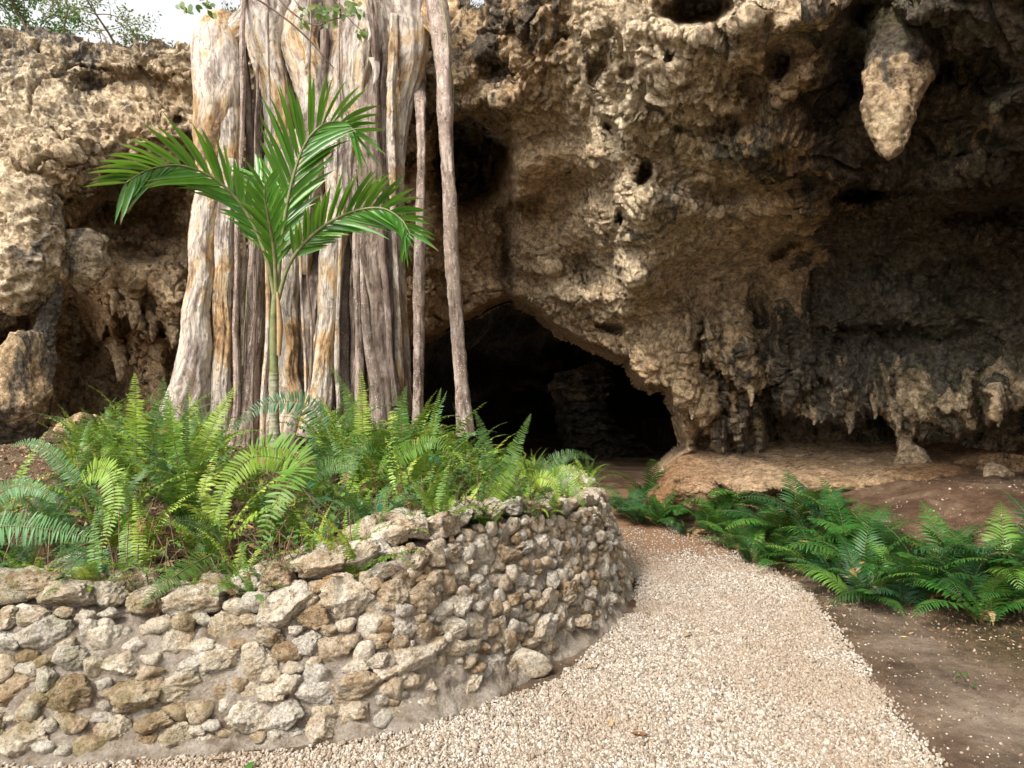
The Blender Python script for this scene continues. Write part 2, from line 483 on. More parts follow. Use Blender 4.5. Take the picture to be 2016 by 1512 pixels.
MOUTH = np.array([(770,700),(800,668),(860,655),(930,622),(985,592),(1010,588),(1050,603),(1085,640),(1130,668),(1180,690),(1205,700),(1232,702),(1240,730),(1262,752),
    (1300,752),(1320,772),(1333,806),(1340,850),(1346,880),(1318,905),(1290,925),(1270,1040),(760,1040)], float)
MOUTH = MOUTH + (MOUTH - np.array([1060, 820.])) / np.linalg.norm(MOUTH - np.array([1060, 820.]), axis=1)[:, None] * 12

def inside(poly, X, Y):
    r = np.zeros(X.shape, bool); n = len(poly)
    for i in range(n):
        x1, y1 = poly[i]; x2, y2 = poly[(i + 1) % n]
        if y1 == y2: continue
        c = ((y1 > Y) != (y2 > Y)) & (X < (x2 - x1) * (Y - y1) / (y2 - y1) + x1)
        r ^= c
    return r

def pdist(poly, X, Y, closed=True):
    """distance to a polyline"""
    d = np.full(X.shape, 1e9); n = len(poly)
    for i in range(n if closed else n - 1):
        a = poly[i]; b = poly[(i + 1) % n]; ab = b - a; L = ab @ ab
        t = np.clip(((X - a[0]) * ab[0] + (Y - a[1]) * ab[1]) / L, 0, 1)
        d = np.minimum(d, np.hypot(X - a[0] - t * ab[0], Y - a[1] - t * ab[1]))
    return d

SKYLINE = np.array([(-900,60),(-300,60),(0,66),(60,58),(120,72),(200,84),(300,88),(370,84),(430,44),(480,4),(520,-50),(870,-60),(915,-25),(928,14),(942,20),(956,8),(972,-40),(1000,-400),(1100,-900)], float)

# crisp lips: a polyline below which the rock jumps back (amount m, width px, fade px, raggedness px)
STEPS = [
 ([(-60,385),(0,378),(60,372),(110,400),(150,440),(185,415),(215,385),(250,345),(300,330),(345,345),(380,352)], .85, 16, 130, 16),
 ([(120,505),(180,480),(250,520),(285,512),(380,512)], -.35, 14, 120, 10),
 ([(215,560),(240,640),(262,615),(290,668),(318,640),(335,690),(380,700)], 1.3, 10, 170, 26),
 ([(130,600),(160,640),(190,690),(215,640),(232,690),(250,650)], .8, 10, 160, 26),
 ([(850,222),(890,240),(930,232),(960,262),(1000,286),(1010,330)], 2.2, 14, 170, 14),
 ([(960,405),(1000,408),(1040,392),(1075,376)], .45, 10, 90, 12),
 ([(790,500),(850,540),(930,560)], .35, 14, 90, 14),
 ([(1370,712),(1400,722),(1440,742),(1475,778),(1510,762),(1550,758)], .55, 9, 60, 34),
 ([(1352,800),(1372,838),(1400,832),(1420,800),(1445,812)], .5, 9, 70, 18),
 ([(1500,800),(1545,822),(1600,836),(1640,830),(1672,852),(1700,822),(1730,806),(1765,850),(1800,852),(1850,868),(1900,862),(1950,842),(2016,806),(2200,780)], 2.2, 8, 400, 22),
 ([(1540,700),(1580,760),(1620,745),(1660,790),(1700,760)], .25, 8, 60, 24),
 ([(1640,380),(1690,352),(1740,368),(1750,392)], .5, 9, 40, 8),
 ([(1510,510),(1560,470),(1620,462)], .25, 8, 50, 10),
 ([(1600,652),(1700,640),(1790,640),(1850,660)], .25, 14, 80, 20),
]
# near-vertical breaks: left of the line the rock lies further back
VSTEPS = [
 ([(-60,1130),(60,1128),(150,1150),(215,1178),(260,1212),(300,1222)], .95, 10, 190, 14),
 ([(330,1218),(420,1205),(470,1222),(520,1215),(585,1240)], .75, 9, 150, 14),
]
FEAT = [  # px, py, rx, ry, degrees, metres (+ towards the camera)
 (270,180,130,42,8,-.35),(330,270,60,30,0,.18),(110,330,110,50,10,.3),(60,250,80,40,0,.15),(350,240,10,12,0,-.3),
 (20,650,55,34,0,-1.3),(150,640,50,70,0,-1.1),(185,770,90,90,0,-.9),(30,355,50,22,0,-.5),(290,600,14,30,0,-.4),(240,400,70,50,20,-.6),(318,430,24,50,10,-.55),(272,498,40,18,0,-.5),(205,440,40,30,0,.25),(310,560,60,60,0,.35),(350,600,26,70,0,.3),
 (130,300,40,25,0,.2),(185,360,40,30,30,.25),(30,600,40,40,0,-.5),(70,480,60,80,0,-.3),
 (965,150,40,35,0,-.35),(935,315,60,75,10,-1.1),(1110,330,110,90,35,-.4),(1430,560,170,70,-12,-.35),(1000,100,30,50,20,-.25),(900,150,30,40,0,.3),(940,210,35,25,0,.25),(975,260,22,60,-25,-.6),
 (1040,350,66,42,15,.42),(1010,390,50,30,0,.3),(1080,300,80,55,30,.2),(900,470,45,60,0,.4),(870,560,70,50,0,.35),(960,570,40,40,0,.25),
 (850,420,40,70,0,.3),(1000,470,14,60,5,-.5),(1000,540,10,50,0,-.5),(1050,500,60,45,30,.3),(1110,560,80,36,38,.35),(1170,600,60,30,30,.3),(1165,575,30,24,0,.15),
 (1200,648,22,10,0,-.6),(1150,520,40,30,0,-.2),(1170,450,50,40,50,.25),(1290,690,40,40,0,.15),(1260,735,26,34,0,.2),
 (1268,342,12,22,10,-.9),(1222,428,9,14,0,-.5),(1195,250,10,8,0,-.4),(1245,140,20,16,0,-.2),(1310,110,18,14,0,-.22),(1180,130,14,40,20,-.3),(1290,210,20,12,0,-.2),(1350,250,26,16,0,-.2),
 (1375,18,62,30,-8,-1.1),(1350,60,60,20,0,.25),(1460,30,60,22,-25,.3),(1220,60,60,50,0,.3),(1300,150,70,60,0,.25),(1235,240,50,40,0,.2),
 (1240,560,46,40,30,.5),(1235,480,30,40,0,.3),(1260,400,40,60,10,.35),(1335,400,60,26,20,.2),(1290,300,50,30,0,-.15),
 (1485,20,11,9,0,-.5),(1620,20,44,34,-15,.7),(1560,90,60,26,-30,-.25),(1530,130,26,30,0,-.4),(1480,170,40,28,30,-.35),(1600,170,60,30,10,.2),(1640,210,40,44,0,-.35),(1690,150,30,50,0,-.4),
 (1720,30,44,20,0,-.5),(1800,20,50,24,0,.4),(1850,140,20,20,0,-.35),(1850,190,34,26,0,.2),(1930,150,60,40,0,-.3),(1980,200,30,30,0,.3),
 (1500,300,90,36,-15,.25),(1460,230,60,26,-10,-.2),(1560,370,70,24,-10,-.22),(1440,380,70,20,-8,-.2),(1600,420,60,18,-20,.15),(1780,400,60,20,0,.18),(1900,340,80,26,-14,.25),(1950,420,90,24,-12,-.35),
 (1540,490,34,12,-38,-.35),(1690,380,44,16,-10,-.45),(1630,360,60,26,0,.1),
 (1350,650,12,70,0,.3),(1400,650,12,60,4,.22),(1432,660,10,60,-5,.18),(1462,680,12,70,-10,.25),(1380,680,10,50,0,-.25),(1500,640,18,80,-5,-.35),(1530,660,16,70,0,.25),
 (1590,600,10,90,0,.2),(1640,560,60,60,0,-.3),(1700,560,50,50,0,.25),(1560,760,26,50,0,.2),(1660,780,26,50,0,.35),(1635,700,12,60,0,.3),(1745,740,10,70,-12,.25),
 (1740,660,60,40,0,-.25),(1850,790,70,50,0,.3),(1800,740,50,30,0,.2),(1905,690,60,50,0,-.3),(1960,800,22,50,0,.35),(1930,790,10,60,0,-.4),(1900,550,90,60,0,-.35),(1780,600,60,36,0,.2),
 (1420,870,14,40,-8,.35),(1458,866,10,36,0,.25),(1440,880,10,26,0,-.3),(1500,870,14,40,10,.3),(1475,860,10,30,0,-.25),(1345,770,20,50,-15,.35),(1390,800,26,40,0,.3),(1380,868,16,16,0,-.4)]
COLS = [ # px, py, stain, rust, pale, moss
 (0,90,.75,.0,.8,.1),(100,95,.75,.0,.8,.1),(200,105,.75,0,.8,.1),(300,110,.7,0,.8,.05),(100,180,.36,0,.8,0),(200,150,.45,0,.7,0),(270,190,.40,.3,.3,0),(350,180,.4,0,.7,0),(60,260,.25,0,1,0),(120,230,.25,0,1,0),(200,260,.3,0,.6,0),(320,260,.3,.1,.5,0),
 (30,340,.45,.3,.4,0),(150,350,.4,.3,.3,0),(250,420,.35,.5,.1,0),(340,420,.35,.3,.1,0),(150,500,.42,.3,.3,0),(300,560,.38,.2,.4,0),(340,640,.4,.3,.3,0),(200,640,.42,.5,.1,0),(240,720,.4,.5,.2,.1),
 (120,720,.45,.4,.1,.5),(160,820,.35,.2,.1,.8),(40,600,.45,.3,.3,0),(340,280,.4,.1,.5,0),(440,400,.35,.5,.2,0),(460,600,.35,.5,.2,0),(600,300,.6,.2,0,0),(640,600,.6,.3,0,0),
 (880,100,.45,0,.4,0),(960,60,.62,.4,.1,.1),(960,140,.55,.1,.3,.2),(1040,60,.55,.6,.1,.1),(1060,140,.5,.4,.3,.1),(940,200,.4,0,.6,0),(1040,230,.3,.3,.4,0),
 (930,320,.7,.3,0,0),(860,420,.35,.6,.1,0),(870,580,.35,.5,.2,0),(960,500,.35,.45,.2,0),(1040,350,.2,.35,.3,0),(1060,480,.15,.3,.5,0),(1100,560,.1,.25,.65,0),(1180,560,.1,.2,.7,0),(1100,300,.3,.45,.2,.1),
 (1160,420,.3,.35,.3,0),(1260,680,.3,.25,.35,0),(1200,640,.35,.3,.3,0),
 (1160,60,.35,.1,.7,0),(1180,170,.1,0,1,0),(1260,100,.05,0,1,0),(1320,180,.05,0,1,0),(1220,230,.1,0,1,0),(1280,240,.1,0,1,0),(1400,150,.2,.1,.8,0),(1340,280,.3,.1,.65,.1),(1250,380,.4,0,.8,.1),(1230,520,.1,0,1,0),(1220,340,.15,0,1,0),(1290,420,.5,0,.6,0),(1340,440,.4,.1,.6,0),
 (1420,60,.4,.1,.8,0),(1440,130,.36,.6,.3,0),(1500,60,.36,.1,.8,0),(1380,340,.5,.1,.3,.6),(1440,230,.55,.3,.2,.3),(1500,160,.5,.6,.2,0),(1480,280,.62,.1,.2,.4),(1560,250,.68,.2,.2,.1),
 (1400,500,.0,.3,.9,0),(1350,560,.0,.3,.9,0),(1460,540,.0,.35,.85,0),(1520,470,.15,.5,.35,0),(1400,590,.0,.4,.55,0),(1090,300,.1,.5,.3,0),(1600,465,.35,.5,.2,0),(1300,600,.1,.3,.6,0),(1580,380,.66,.4,.1,0),(1640,340,.7,.5,0,0),(1700,440,.66,.5,0,0),
 (1620,60,.55,.2,.4,.3),(1600,160,.68,.5,0,0),(1700,120,.78,.3,0,.2),(1800,60,.6,.1,.4,.4),(1900,100,.82,.2,0,.2),(1850,220,.75,.5,0,.1),(1960,180,.72,.2,.2,.3),(1900,330,.68,.3,.1,.4),(2016,300,.85,.2,0,0),
 (1740,350,.72,.4,.1,0),(1850,430,.85,.2,0,0),(1980,450,.97,0,0,0),
 (1340,640,.3,.5,.2,.1),(1380,640,.62,.3,.3,.1),(1440,660,.66,.4,.2,.1),(1500,620,.82,.3,0,.1),(1520,700,.8,.2,.1,.1),(1450,740,.72,.2,.4,0),(1400,700,.8,0,0,.2),(1350,760,.4,.2,.3,.4),(1390,800,.5,.4,.3,.3),
 (1370,860,.3,.6,.5,.1),(1440,860,.4,.3,.7,.2),(1500,850,.45,.3,.5,.3),(1560,640,.88,.2,0,.1),(1640,560,.82,.3,.2,.1),(1700,540,.66,.3,.4,.3),(1800,540,.66,.2,.3,.5),(1640,640,.78,.3,.3,.3),(1720,650,.74,.4,.3,.3),
 (1600,780,.6,.2,.5,.3),(1660,800,.48,.1,.8,.2),(1700,720,.74,.3,.4,.3),(1760,760,.6,.1,.7,.4),(1850,790,.5,.1,.7,.7),(1900,830,.5,.1,.7,.5),(1950,780,.6,.1,.5,.6),(1850,680,.8,.2,.2,.6),(1950,650,.9,.1,.1,.3),(1900,560,.92,.1,0,.2),(2016,560,.95,0,0,0),
 (1600,880,.5,.4,.1,.2),(1800,890,.6,.4,0,.1),(2000,880,.6,.4,0,0)]
CC = np.array(COLS, float)

def tint(U, Vv, cols=CC, s=62.0):
    num = np.zeros(U.shape + (4,)); den = np.full(U.shape, 1e-9)
    U = U + 30 * pn(np.stack([U / 60, Vv / 60, U * 0], -1)); Vv = Vv + 30 * pn(np.stack([U / 60, Vv / 60, U * 0 + 9], -1))
    for c in cols:
        w_ = np.exp(-((U - c[0]) ** 2 + (Vv - c[1]) ** 2) / (2 * s * s)) + 1e-12
        num += w_[..., None] * c[2:]; den += w_
    return num / den[..., None]

def rock_relief(P, N, sc=1.0, flute=None, pit=None, fine=1.0):
    """carve a smooth sheet: broad swell, ledges, solution hollows, pores and (where flute > 0) dripstone ribs"""
    Q = P + .35 * np.stack([fbm(P, .9, 3, seed=31), fbm(P, .9, 3, seed=37), fbm(P, .9, 3, seed=41)], -1)
    d = .26 * fbm(Q, .55, 3, seed=1) + .13 * (ridged(Q, 1.5, 3, seed=5) - .55) * 1.3
    wv = worley(Q, 2.3, 3); d += .13 * (np.clip(wv, 0, .62) / .62 - .75)
    wv = worley(Q + .1 * pn(P, 5)[..., None], 5.2, 4)
    d += .105 * (np.clip(wv, 0, .5) / .5 - .8) * sm(-.25, .25, fbm(P, 1.3, 2, seed=12))
    pm = sm(.0, .35, fbm(P, 1.1, 3, seed=15)) if pit is None else np.maximum(pit, sm(.05, .4, fbm(P, 1.1, 3, seed=15)) * .6)
    wv = worley(Q, 9.5, 6); d += .10 * pm * (np.clip(wv, 0, .42) / .42 - .85)
    d += .055 * (ridged(Q, 5, 3, seed=8) - .5) * fine + .026 * fbm(P, 18, 3, .6, seed=9) * fine
    # fractures: thin deep lines that run across several shapes
    cr = np.abs(pn(Q * np.array([1, 1, 1.6]), .8, 91)); d -= .16 * np.exp(-(cr / .022) ** 2) * sm(-.2, .3, pn(P, .6, 93))
    cr = np.abs(fbm(Q, 2.1, 2, seed=95)); d -= .06 * np.exp(-(cr / .03) ** 2) * sm(-.1, .3, pn(P, .9, 96))
    # broken blocks: terraces of unequal height
    bl = fbm(Q, 1.3, 2, seed=97) * 5; d += .05 * (np.floor(bl) + sm(.35, .65, bl - np.floor(bl)) - bl) * 1.6
    if flute is not None:
        S = P * np.array([1, 1, .17]) + .08 * fbm(P, 1.6, 3, seed=22)[..., None]
        d = d * (1 - .35 * flute) + flute * (.15 * (ridged(S, 3.2, 2, seed=24) - .5) + .09 * (ridged(S, 8.5, 2, seed=25) - .5))
    return P + N * (d * sc)[..., None]

CL = {}
def cliff_depth(px, py):
    """depth of the finished rock face where the photograph shows (px, py)"""
    i = int(np.argmin(np.abs(CL['v'] - py))); j = int(np.argmin(np.abs(CL['u'] - px)))
    return float(np.median(CL['d'][max(i - 3, 0):i + 4, max(j - 3, 0):j + 4]))
def build_cliff():
    us = axis(-20, 2036, -640, 2500, 2.7); vs = axis(-16, 940, -560, 1010, 2.7)
    U, Vv = np.meshgrid(us, vs)
    base = rbf_fit(CT[:, :2] / 1000, CT[:, 2])(np.stack([U.ravel(), Vv.ravel()], 1) / 1000).reshape(U.shape)
    base = np.clip(base, 3.0, 14)
    P0 = at(U, Vv, base)
    # ragged coordinates so that no edge is smooth
    wu = U + 14 * fbm(P0, 2.2, 4, .6, seed=51) + 4 * fbm(P0, 11, 3, .6, seed=52)
    wv = Vv + 14 * fbm(P0, 2.2, 4, .6, seed=53) + 4 * fbm(P0, 11, 3, .6, seed=54)
    dep = base.copy()
    for pts, J, wd, L, rg in STEPS:
        p = np.array(pts, float)
        drip = rg * (np.abs(pn(np.stack([wu / 19.0, wu * 0 + len(pts), wu * 0], -1))) * 1.3 + .7 * np.abs(pn(np.stack([wu / 7.0, wu * 0 + 3, wu * 0], -1))) - .5)
        ln = np.interp(wu, p[:, 0], p[:, 1]) + drip
        end = sm(p[0, 0] - 8, p[0, 0] + 30, wu) * (1 - sm(p[-1, 0] - 30, p[-1, 0] + 8, wu))
        s = wv - ln
        dep += J * sm(-wd * .4, wd, s) * np.exp(-np.clip(s - wd, 0, None) / L) * end
    for pts, J, wd, L, rg in VSTEPS:
        p = np.array(pts, float)
        ln = np.interp(wv, p[:, 0], p[:, 1]) + rg * pn(np.stack([wv / 30.0, wv * 0, wv * 0 + 5], -1))
        end = sm(p[0, 0] - 8, p[0, 0] + 40, wv) * (1 - sm(p[-1, 0] - 40, p[-1, 0] + 8, wv))
        s = ln - wu
        dep += J * sm(-wd * .4, wd, s) * np.exp(-np.clip(s - wd, 0, None) / L) * end
    for fx, fy, rx, ry, ang, amt in FEAT:
        a = math.radians(ang); dx = wu - fx; dy = wv - fy
        x = (dx * math.cos(a) + dy * math.sin(a)) / rx; y = (-dx * math.sin(a) + dy * math.cos(a)) / ry
        r2 = x * x + y * y
        dep -= 1.3 * amt * (np.exp(-r2 * 1.1) if amt > 0 else np.exp(-(r2 ** 1.7) * .8))
    # the cave mouth: the lip curls back into the dark, the opening itself is open
    du = U + 9 * fbm(P0, 3.2, 4, .6, seed=61); dv = Vv + 9 * fbm(P0, 3.2, 4, .6, seed=62)
    ins = inside(MOUTH, du, dv); dm = pdist(MOUTH, du, dv)
    dep += np.where(ins, 1.8 * sm(0, 22, dm), 0)
    dep -= np.where(~ins, .0, 0)
    P = at(U, Vv, dep)
    N = normals(P)
    N[(N * (P - EYE)).sum(-1) > 0] *= -1
    # smoother direction for the relief where the sheet is torn by a lip
    T = tint(U, Vv); T[..., 0] = np.clip(T[..., 0] + .20 * sm(1520, 1700, U) * sm(780, 640, Vv), 0, 1.3)  # algae black raised across the right side, painting the shelter's shade deeper
    fl = np.exp(-(((U - 1430) / 110) ** 2 + ((Vv - 680) / 95) ** 2)) + .8 * sm(660, 720, Vv) * sm(1380, 1500, U) + .9 * np.exp(-(((U - 290) / 130) ** 2 + ((Vv - 640) / 110) ** 2))
    fl = np.clip(fl, 0, 1)
    pit = np.clip(np.exp(-(((U - 1250) / 190) ** 2 + ((Vv - 160) / 170) ** 2)) * 1.5 + T[..., 2] * .6, 0, 1)
    smooth_ceiling = np.clip(np.exp(-(((U - 1430) / 190) ** 2 + ((Vv - 545) / 85) ** 2)) + np.exp(-(((U - 1090) / 90) ** 2 + ((Vv - 310) / 80) ** 2)), 0, 1)
    P = P + 0
    view = (EYE - P); view /= np.linalg.norm(view, axis=-1)[..., None]
    ND = N * .7 + view * .3
    ND = np.where((np.abs((N * view).sum(-1)) < .25)[..., None], view, ND)
    amp = .66 + .32 * np.clip(pit, 0, 1) + .25 * fl + .2 * sm(960, 700, U) + .22 * sm(1560, 1720, U)
    amp = (np.minimum(amp, .95) * (1 - .72 * smooth_ceiling))[..., None]
    P2 = rock_relief(P, ND * amp, 1.25, fl, pit)
    CL['u'], CL['v'], CL['d'] = us, vs, np.linalg.norm(P2 - EYE, axis=-1) / np.linalg.norm(P0 - EYE, axis=-1) * base
    F = grid_faces(*U.shape)
    cu = du.ravel()[F].mean(1); cv = dv.ravel()[F].mean(1)
    hole = inside(MOUTH, cu, cv) & (pdist(MOUTH, cu, cv) > 22)
    uu = U.ravel()[F].mean(1); vv = Vv.ravel()[F].mean(1)
    p3 = P0.reshape(-1, 3)[F[:, 0]]
    sky_ = vv < np.interp(uu, SKYLINE[:, 0], SKYLINE[:, 1]) + 12 * fbm(p3, 2.0, 4, .6, seed=71)
    F = F[~(hole | sky_)]
    used = np.zeros(U.size, bool); used[F.ravel()] = True
    idx = np.cumsum(used) - 1
    a = T.reshape(-1, 4)[used]
    o = mobj('limestone_cliff', P2.reshape(-1, 3)[used], idx[F], M_ROCK, attrs={'stain_shade': a[:, 0], 'rust': a[:, 1], 'pale': a[:, 2], 'moss': a[:, 3]})
    tag(o, 'pitted tan limestone cliff arching over the dark cave mouth', kind='structure')
    return o
build_cliff()

def const_attrs(n, st, ru, pa, mo):
    return {'stain_shade': np.full(n, st), 'rust': np.full(n, ru), 'pale': np.full(n, pa), 'moss': np.full(n, mo)}

# rock above and behind the visible face: plateau on the left, the roof that overhangs the right of the clearing
def build_plateau():
    xs = np.linspace(-14, 3, 70); q = np.linspace(0, 1, 26)
    px = 1008 + xs / 11.2 * FPX
    sky_y = np.interp(px, SKYLINE[:, 0], SKYLINE[:, 1])
    front = at(px, sky_y + 34, 11.6)
    P = front[None] + np.stack([0 * q, q * 9, .2 + q * .25 - .15 * (q < .02)], -1)[:, None, :]
    P[..., 2] = np.minimum(P[..., 2], 8.6)
    P[..., 2] += .12 * fbm(P, 1.2, 4, seed=81)
    o = mobj('cliff_top', P.reshape(-1, 3), grid_faces(*P.shape[:2]), M_ROCK, attrs=const_attrs(P[..., 0].size, .6, 0, .2, .3))
    tag(o, kind='structure')
build_plateau()

def build_roof():
    # from the top edge of the visible rock over the right of the clearing and back down behind it
    ys = np.linspace(-6.5, 6, 60); t = np.linspace(0, 1, 60)
    YY, TT = np.meshgrid(ys, t)
    edge = np.interp(YY, [-6, -3, 0, 2, 3.5, 5, 6], [5.8, 4.3, 2.9, 2.4, 2.5, 3.0, 3.4])
    X = edge + TT * (11 - edge)
    Z = 5.6 + .06 * np.clip(YY, 0, 9) * (1 - TT) - 5.0 * sm(.45, 1.0, TT) + .4 * (1 - sm(0, .12, TT))
    P = np.stack([X, YY, Z], -1)
    P = rock_relief(P, np.zeros_like(P) + np.array([0, 0, -1.0]), 1.3)
    Pt = P.copy(); Pt[..., 2] += 1.6
    n = P[..., 0].size; F = grid_faces(*P.shape[:2])
    nr, nc = P.shape[:2]
    ring = np.concatenate([np.arange(nc), np.arange(1, nr) * nc + nc - 1, (nr - 1) * nc + np.arange(nc - 2, -1, -1), np.arange(nr - 2, 0, -1) * nc])
    r2 = np.roll(ring, -1)
    side = np.stack([ring, r2, r2 + n, ring + n], -1)
    o = mobj('shelter_roof', np.concatenate([P.reshape(-1, 3), Pt.reshape(-1, 3)]), np.concatenate([F, F + n, side]), M_ROCK, attrs=const_attrs(2 * n, .6, .3, .3, .2))
    tag(o, kind='structure')
build_roof()

def build_cave():
    """the chamber behind the mouth, closed, with one hole in its roof far back that lets daylight in"""
    c = MOUTH.mean(0) * np.array([1, 1]); c = np.array([1060.0, 800.0])
    nth = 64; th = np.linspace(0, 2 * math.pi, nth, endpoint=False)
    # ring 0 follows the mouth from outside it
    seg = []
    for a in th:
        dv_ = np.array([math.cos(a), -math.sin(a)]); r = np.arange(20, 700, 4.0)
        pts = c + dv_ * r[:, None]; q = inside(MOUTH, pts[:, 0], pts[:, 1])
        seg.append(c + dv_ * ((r[q].max() if q.any() else 200) - 16))
    seg = np.array(seg)
    R0 = at(seg[:, 0], seg[:, 1], 13.9)
    rows = [R0]; ctr0 = R0.mean(0)
    for k, yy in enumerate([14.6, 16, 18, 20, 22, 24, 26, 28, 30, 31.5, 32]):
        g = [1.5, 2.0, 2.3, 2.4, 2.4, 2.3, 2.2, 1.9, 1.4, .7, .05][k]
        base = R0 - ctr0
        ring = ctr0 + np.array([.4 * (k + 1) * .5, 0, .5]) + base * np.array([g, 0, g])
        ring[:, 1] = yy
        ring[:, 2] = np.maximum(ring[:, 2], -.4)
        rows.append(ring)
    K = np.array(rows)
    P = np.stack([catmull(K[:, j], 60) for j in range(nth)], 1)
    N = normals(np.concatenate([P, P[:, :1]], 1))[:, :-1]
    cen = P.mean(1, keepdims=True)
    N[(N * (cen - P)).sum(-1) < 0] *= -1
    w0 = sm(0, 6, np.arange(60))[:, None, None]
    P = rock_relief(P, N * w0, 2.0)
    F = grid_faces(60, nth, True)
    m = P.reshape(-1, 3)[F].mean(1)
    hx, hy = HOLE
    hole = (np.hypot(m[:, 0] - hx, (m[:, 1] - hy)) < 2.4) & (m[:, 2] > 2.5)
    o = mobj('cave_chamber', P.reshape(-1, 3), F[~hole], M_ROCK, attrs=const_attrs(P[..., 0].size, 1.0, .1, 0, 0))  # near-black colour all over paints in the chamber's darkness
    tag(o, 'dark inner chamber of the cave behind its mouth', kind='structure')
HOLE = (.3, 17.9)
build_cave()

def lump(name, c, r, seed, mat, parent=None, sub=5, rough=.3, sq=(1, 1, 1), attrs=(.4, .1, .3, 0), rot=0.0, carve=1.0):
    """a boulder: faceted, pitted"""
    V, F = ico(sub)
    g = np.random.default_rng(seed)
    nn = g.normal(size=(16, 3)); nn /= np.linalg.norm(nn, axis=1)[:, None]
    dd = g.uniform(.72, 1.02, 16)
    h = np.min(dd[None] / np.clip(V @ nn.T, .12, None), axis=1)
    h = np.minimum(h, 1.25)
    P = V * h[:, None] * np.array(sq)
    S = P + seed * 3.1
    P = P * (1 + rough * .5 * fbm(S, 1.5, 4, .6)[:, None] + rough * .22 * (ridged(S, 4, 3) - .5)[:, None] - carve * .10 * np.clip(.4 - worley(S, 4.0), 0, .4)[:, None])
    cr, sr = math.cos(rot), math.sin(rot)
    P = P @ np.array([[cr, sr, 0], [-sr, cr, 0], [0, 0, 1]]) * np.asarray(r)
    return mobj(name, P + (np.asarray(c) if parent is None else 0), F, mat, parent, attrs=const_attrs(len(P), *attrs))

def spindle(name, keys, seed, label=None, cat=None, group=None, attrs=(.4, .1, .5, 0), nseg=72, nrow=150, rough=1.0, flute=.5, grad=None):
    """dripstone: keys = (px, py, depth, half width px) from its root to its tip"""
    K = np.array(keys, float)
    C = at(K[:, 0], K[:, 1], K[:, 2]); R = K[:, 3] * K[:, 2] / FPX
    Q = catmull(np.c_[C, R], nrow)
    C, R = Q[:, :3], np.maximum(Q[:, 3], .004)
    T, A, B = frames(C)
    th = np.linspace(0, 2 * math.pi, nseg, endpoint=False)
    ca, sa = np.cos(th), np.sin(th)
    N = A[:, None] * ca[None, :, None] + B[:, None] * sa[None, :, None]
    P = C[:, None] + N * R[:, None, None]
    rm = R[:, None]
    S = P * np.array([1, 1, .35]) + seed
    d = rm * (.22 * fbm(P + seed, 2.0, 3) + flute * .22 * (ridged(S, 4, 3, seed=3) - .5)) - rough * .035 * np.clip(.45 - worley(P, 13, 2), 0, .45) / .45 + rough * .03 * fbm(P, 14, 3, .6) + rough * .10 * np.minimum(rm, .3) / .3 * (ridged(P + seed, 3.2, 3, seed=7) - .55) + rough * .05 * (np.clip(worley(P, 6.5, 3), 0, .5) - .4)
    P = P + N * (d * np.minimum(1, rm / .08))[..., None]
    V = np.concatenate([P.reshape(-1, 3), C[:1], C[-1:] + T[-1] * R[-1]])
    n = nrow * nseg
    j = np.arange(nseg); j2 = (j + 1) % nseg
    F = [grid_faces(nrow, nseg, True), np.concatenate([np.stack([j2, j, np.full(nseg, n)], -1), np.stack([j + n - nseg, j2 + n - nseg, np.full(nseg, n + 1)], -1)])]
    A_ = const_attrs(len(V), *attrs)
    if grad:                                             # algae crust on the root, clean towards the tip
        t_ = np.concatenate([np.repeat(np.linspace(0, 1, nrow), nseg), [0, 1]]); g_ = 1 - sm(grad[1] - .2, grad[1], t_)
        A_['stain_shade'] = attrs[0] + (grad[0] - attrs[0]) * g_; A_['pale'] = attrs[2] * (1 - .8 * g_); A_['moss'] = attrs[3] + .4 * g_
    o = mobj(name, V, F, M_ROCK, attrs=A_)
    return tag(o, label, cat, group)

# the rocks that stand or hang free of the cliff
spindle('stalactite', [(1806,-30,6.3,110),(1794,30,6.0,84),(1780,90,5.8,68),(1764,150,5.65,57),(1752,210,5.55,47),(1752,258,5.48,36),(1753,290,5.45,24),(1750,309,5.43,9)], 3,
        'big blunt cream stalactite hanging alone from the dark ceiling at upper right', 'stalactite', attrs=(.36, .15, .45, .1), flute=.3, rough=.9, grad=(2.6, .68))
spindle('stalactite', [(1832,20,6.2,34),(1830,90,5.95,24),(1820,140,5.85,17),(1812,180,5.8,5)], 4,
        'short grey stalactite fused against the right side of the big cream one', 'stalactite', attrs=(.5, .1, .6, .2), flute=.2)
spindle('stalactite', [(1640,-60,5.7,60),(1630,-10,5.6,44),(1622,30,5.6,26),(1618,50,5.6,12),(1617,58,5.6,4)], 5,
        'blunt pale rock tip hanging at the top edge between lit cliff and cream stalactite', 'stalactite', attrs=(.4, .1, .8, .3), flute=.2)
spindle('dripstone_column', [(66,320,10.1,66),(62,370,9.6,50),(60,420,9.3,52),(62,470,9.2,50),(52,520,9.15,60),(42,555,9.15,54),(32,590,9.2,36),(26,612,9.3,14)], 6,
        'bulging grey and tan dripstone mass hanging at the far left edge', 'rock column', attrs=(.42, 0, .75, 0), flute=.9, rough=1.3)
spindle('dripstone_column', [(95,560,9.4,24),(98,600,9.4,20),(92,640,9.4,18),(82,672,9.4,22),(70,700,9.4,40)], 8,
        'thin knobbly stone neck joining the left dripstone mass to the boulder below', 'rock column', attrs=(.6, 0, .8, 0), flute=.5)
spindle('stalactite', [(168,470,10.0,36),(168,510,9.9,40),(166,530,9.85,36),(162,552,9.85,24),(158,572,9.85,8)], 9,
        'pointed tan rock fang hanging right of the left dripstone mass', 'stalactite', attrs=(.3, .05, .9, 0), flute=.25)
b = lump('boulder', at(40, 775, 9.0), (.50, .45, .66), 21, M_ROCK, sub=6, attrs=(.60, .25, .3, .1), sq=(1, .9, 1))
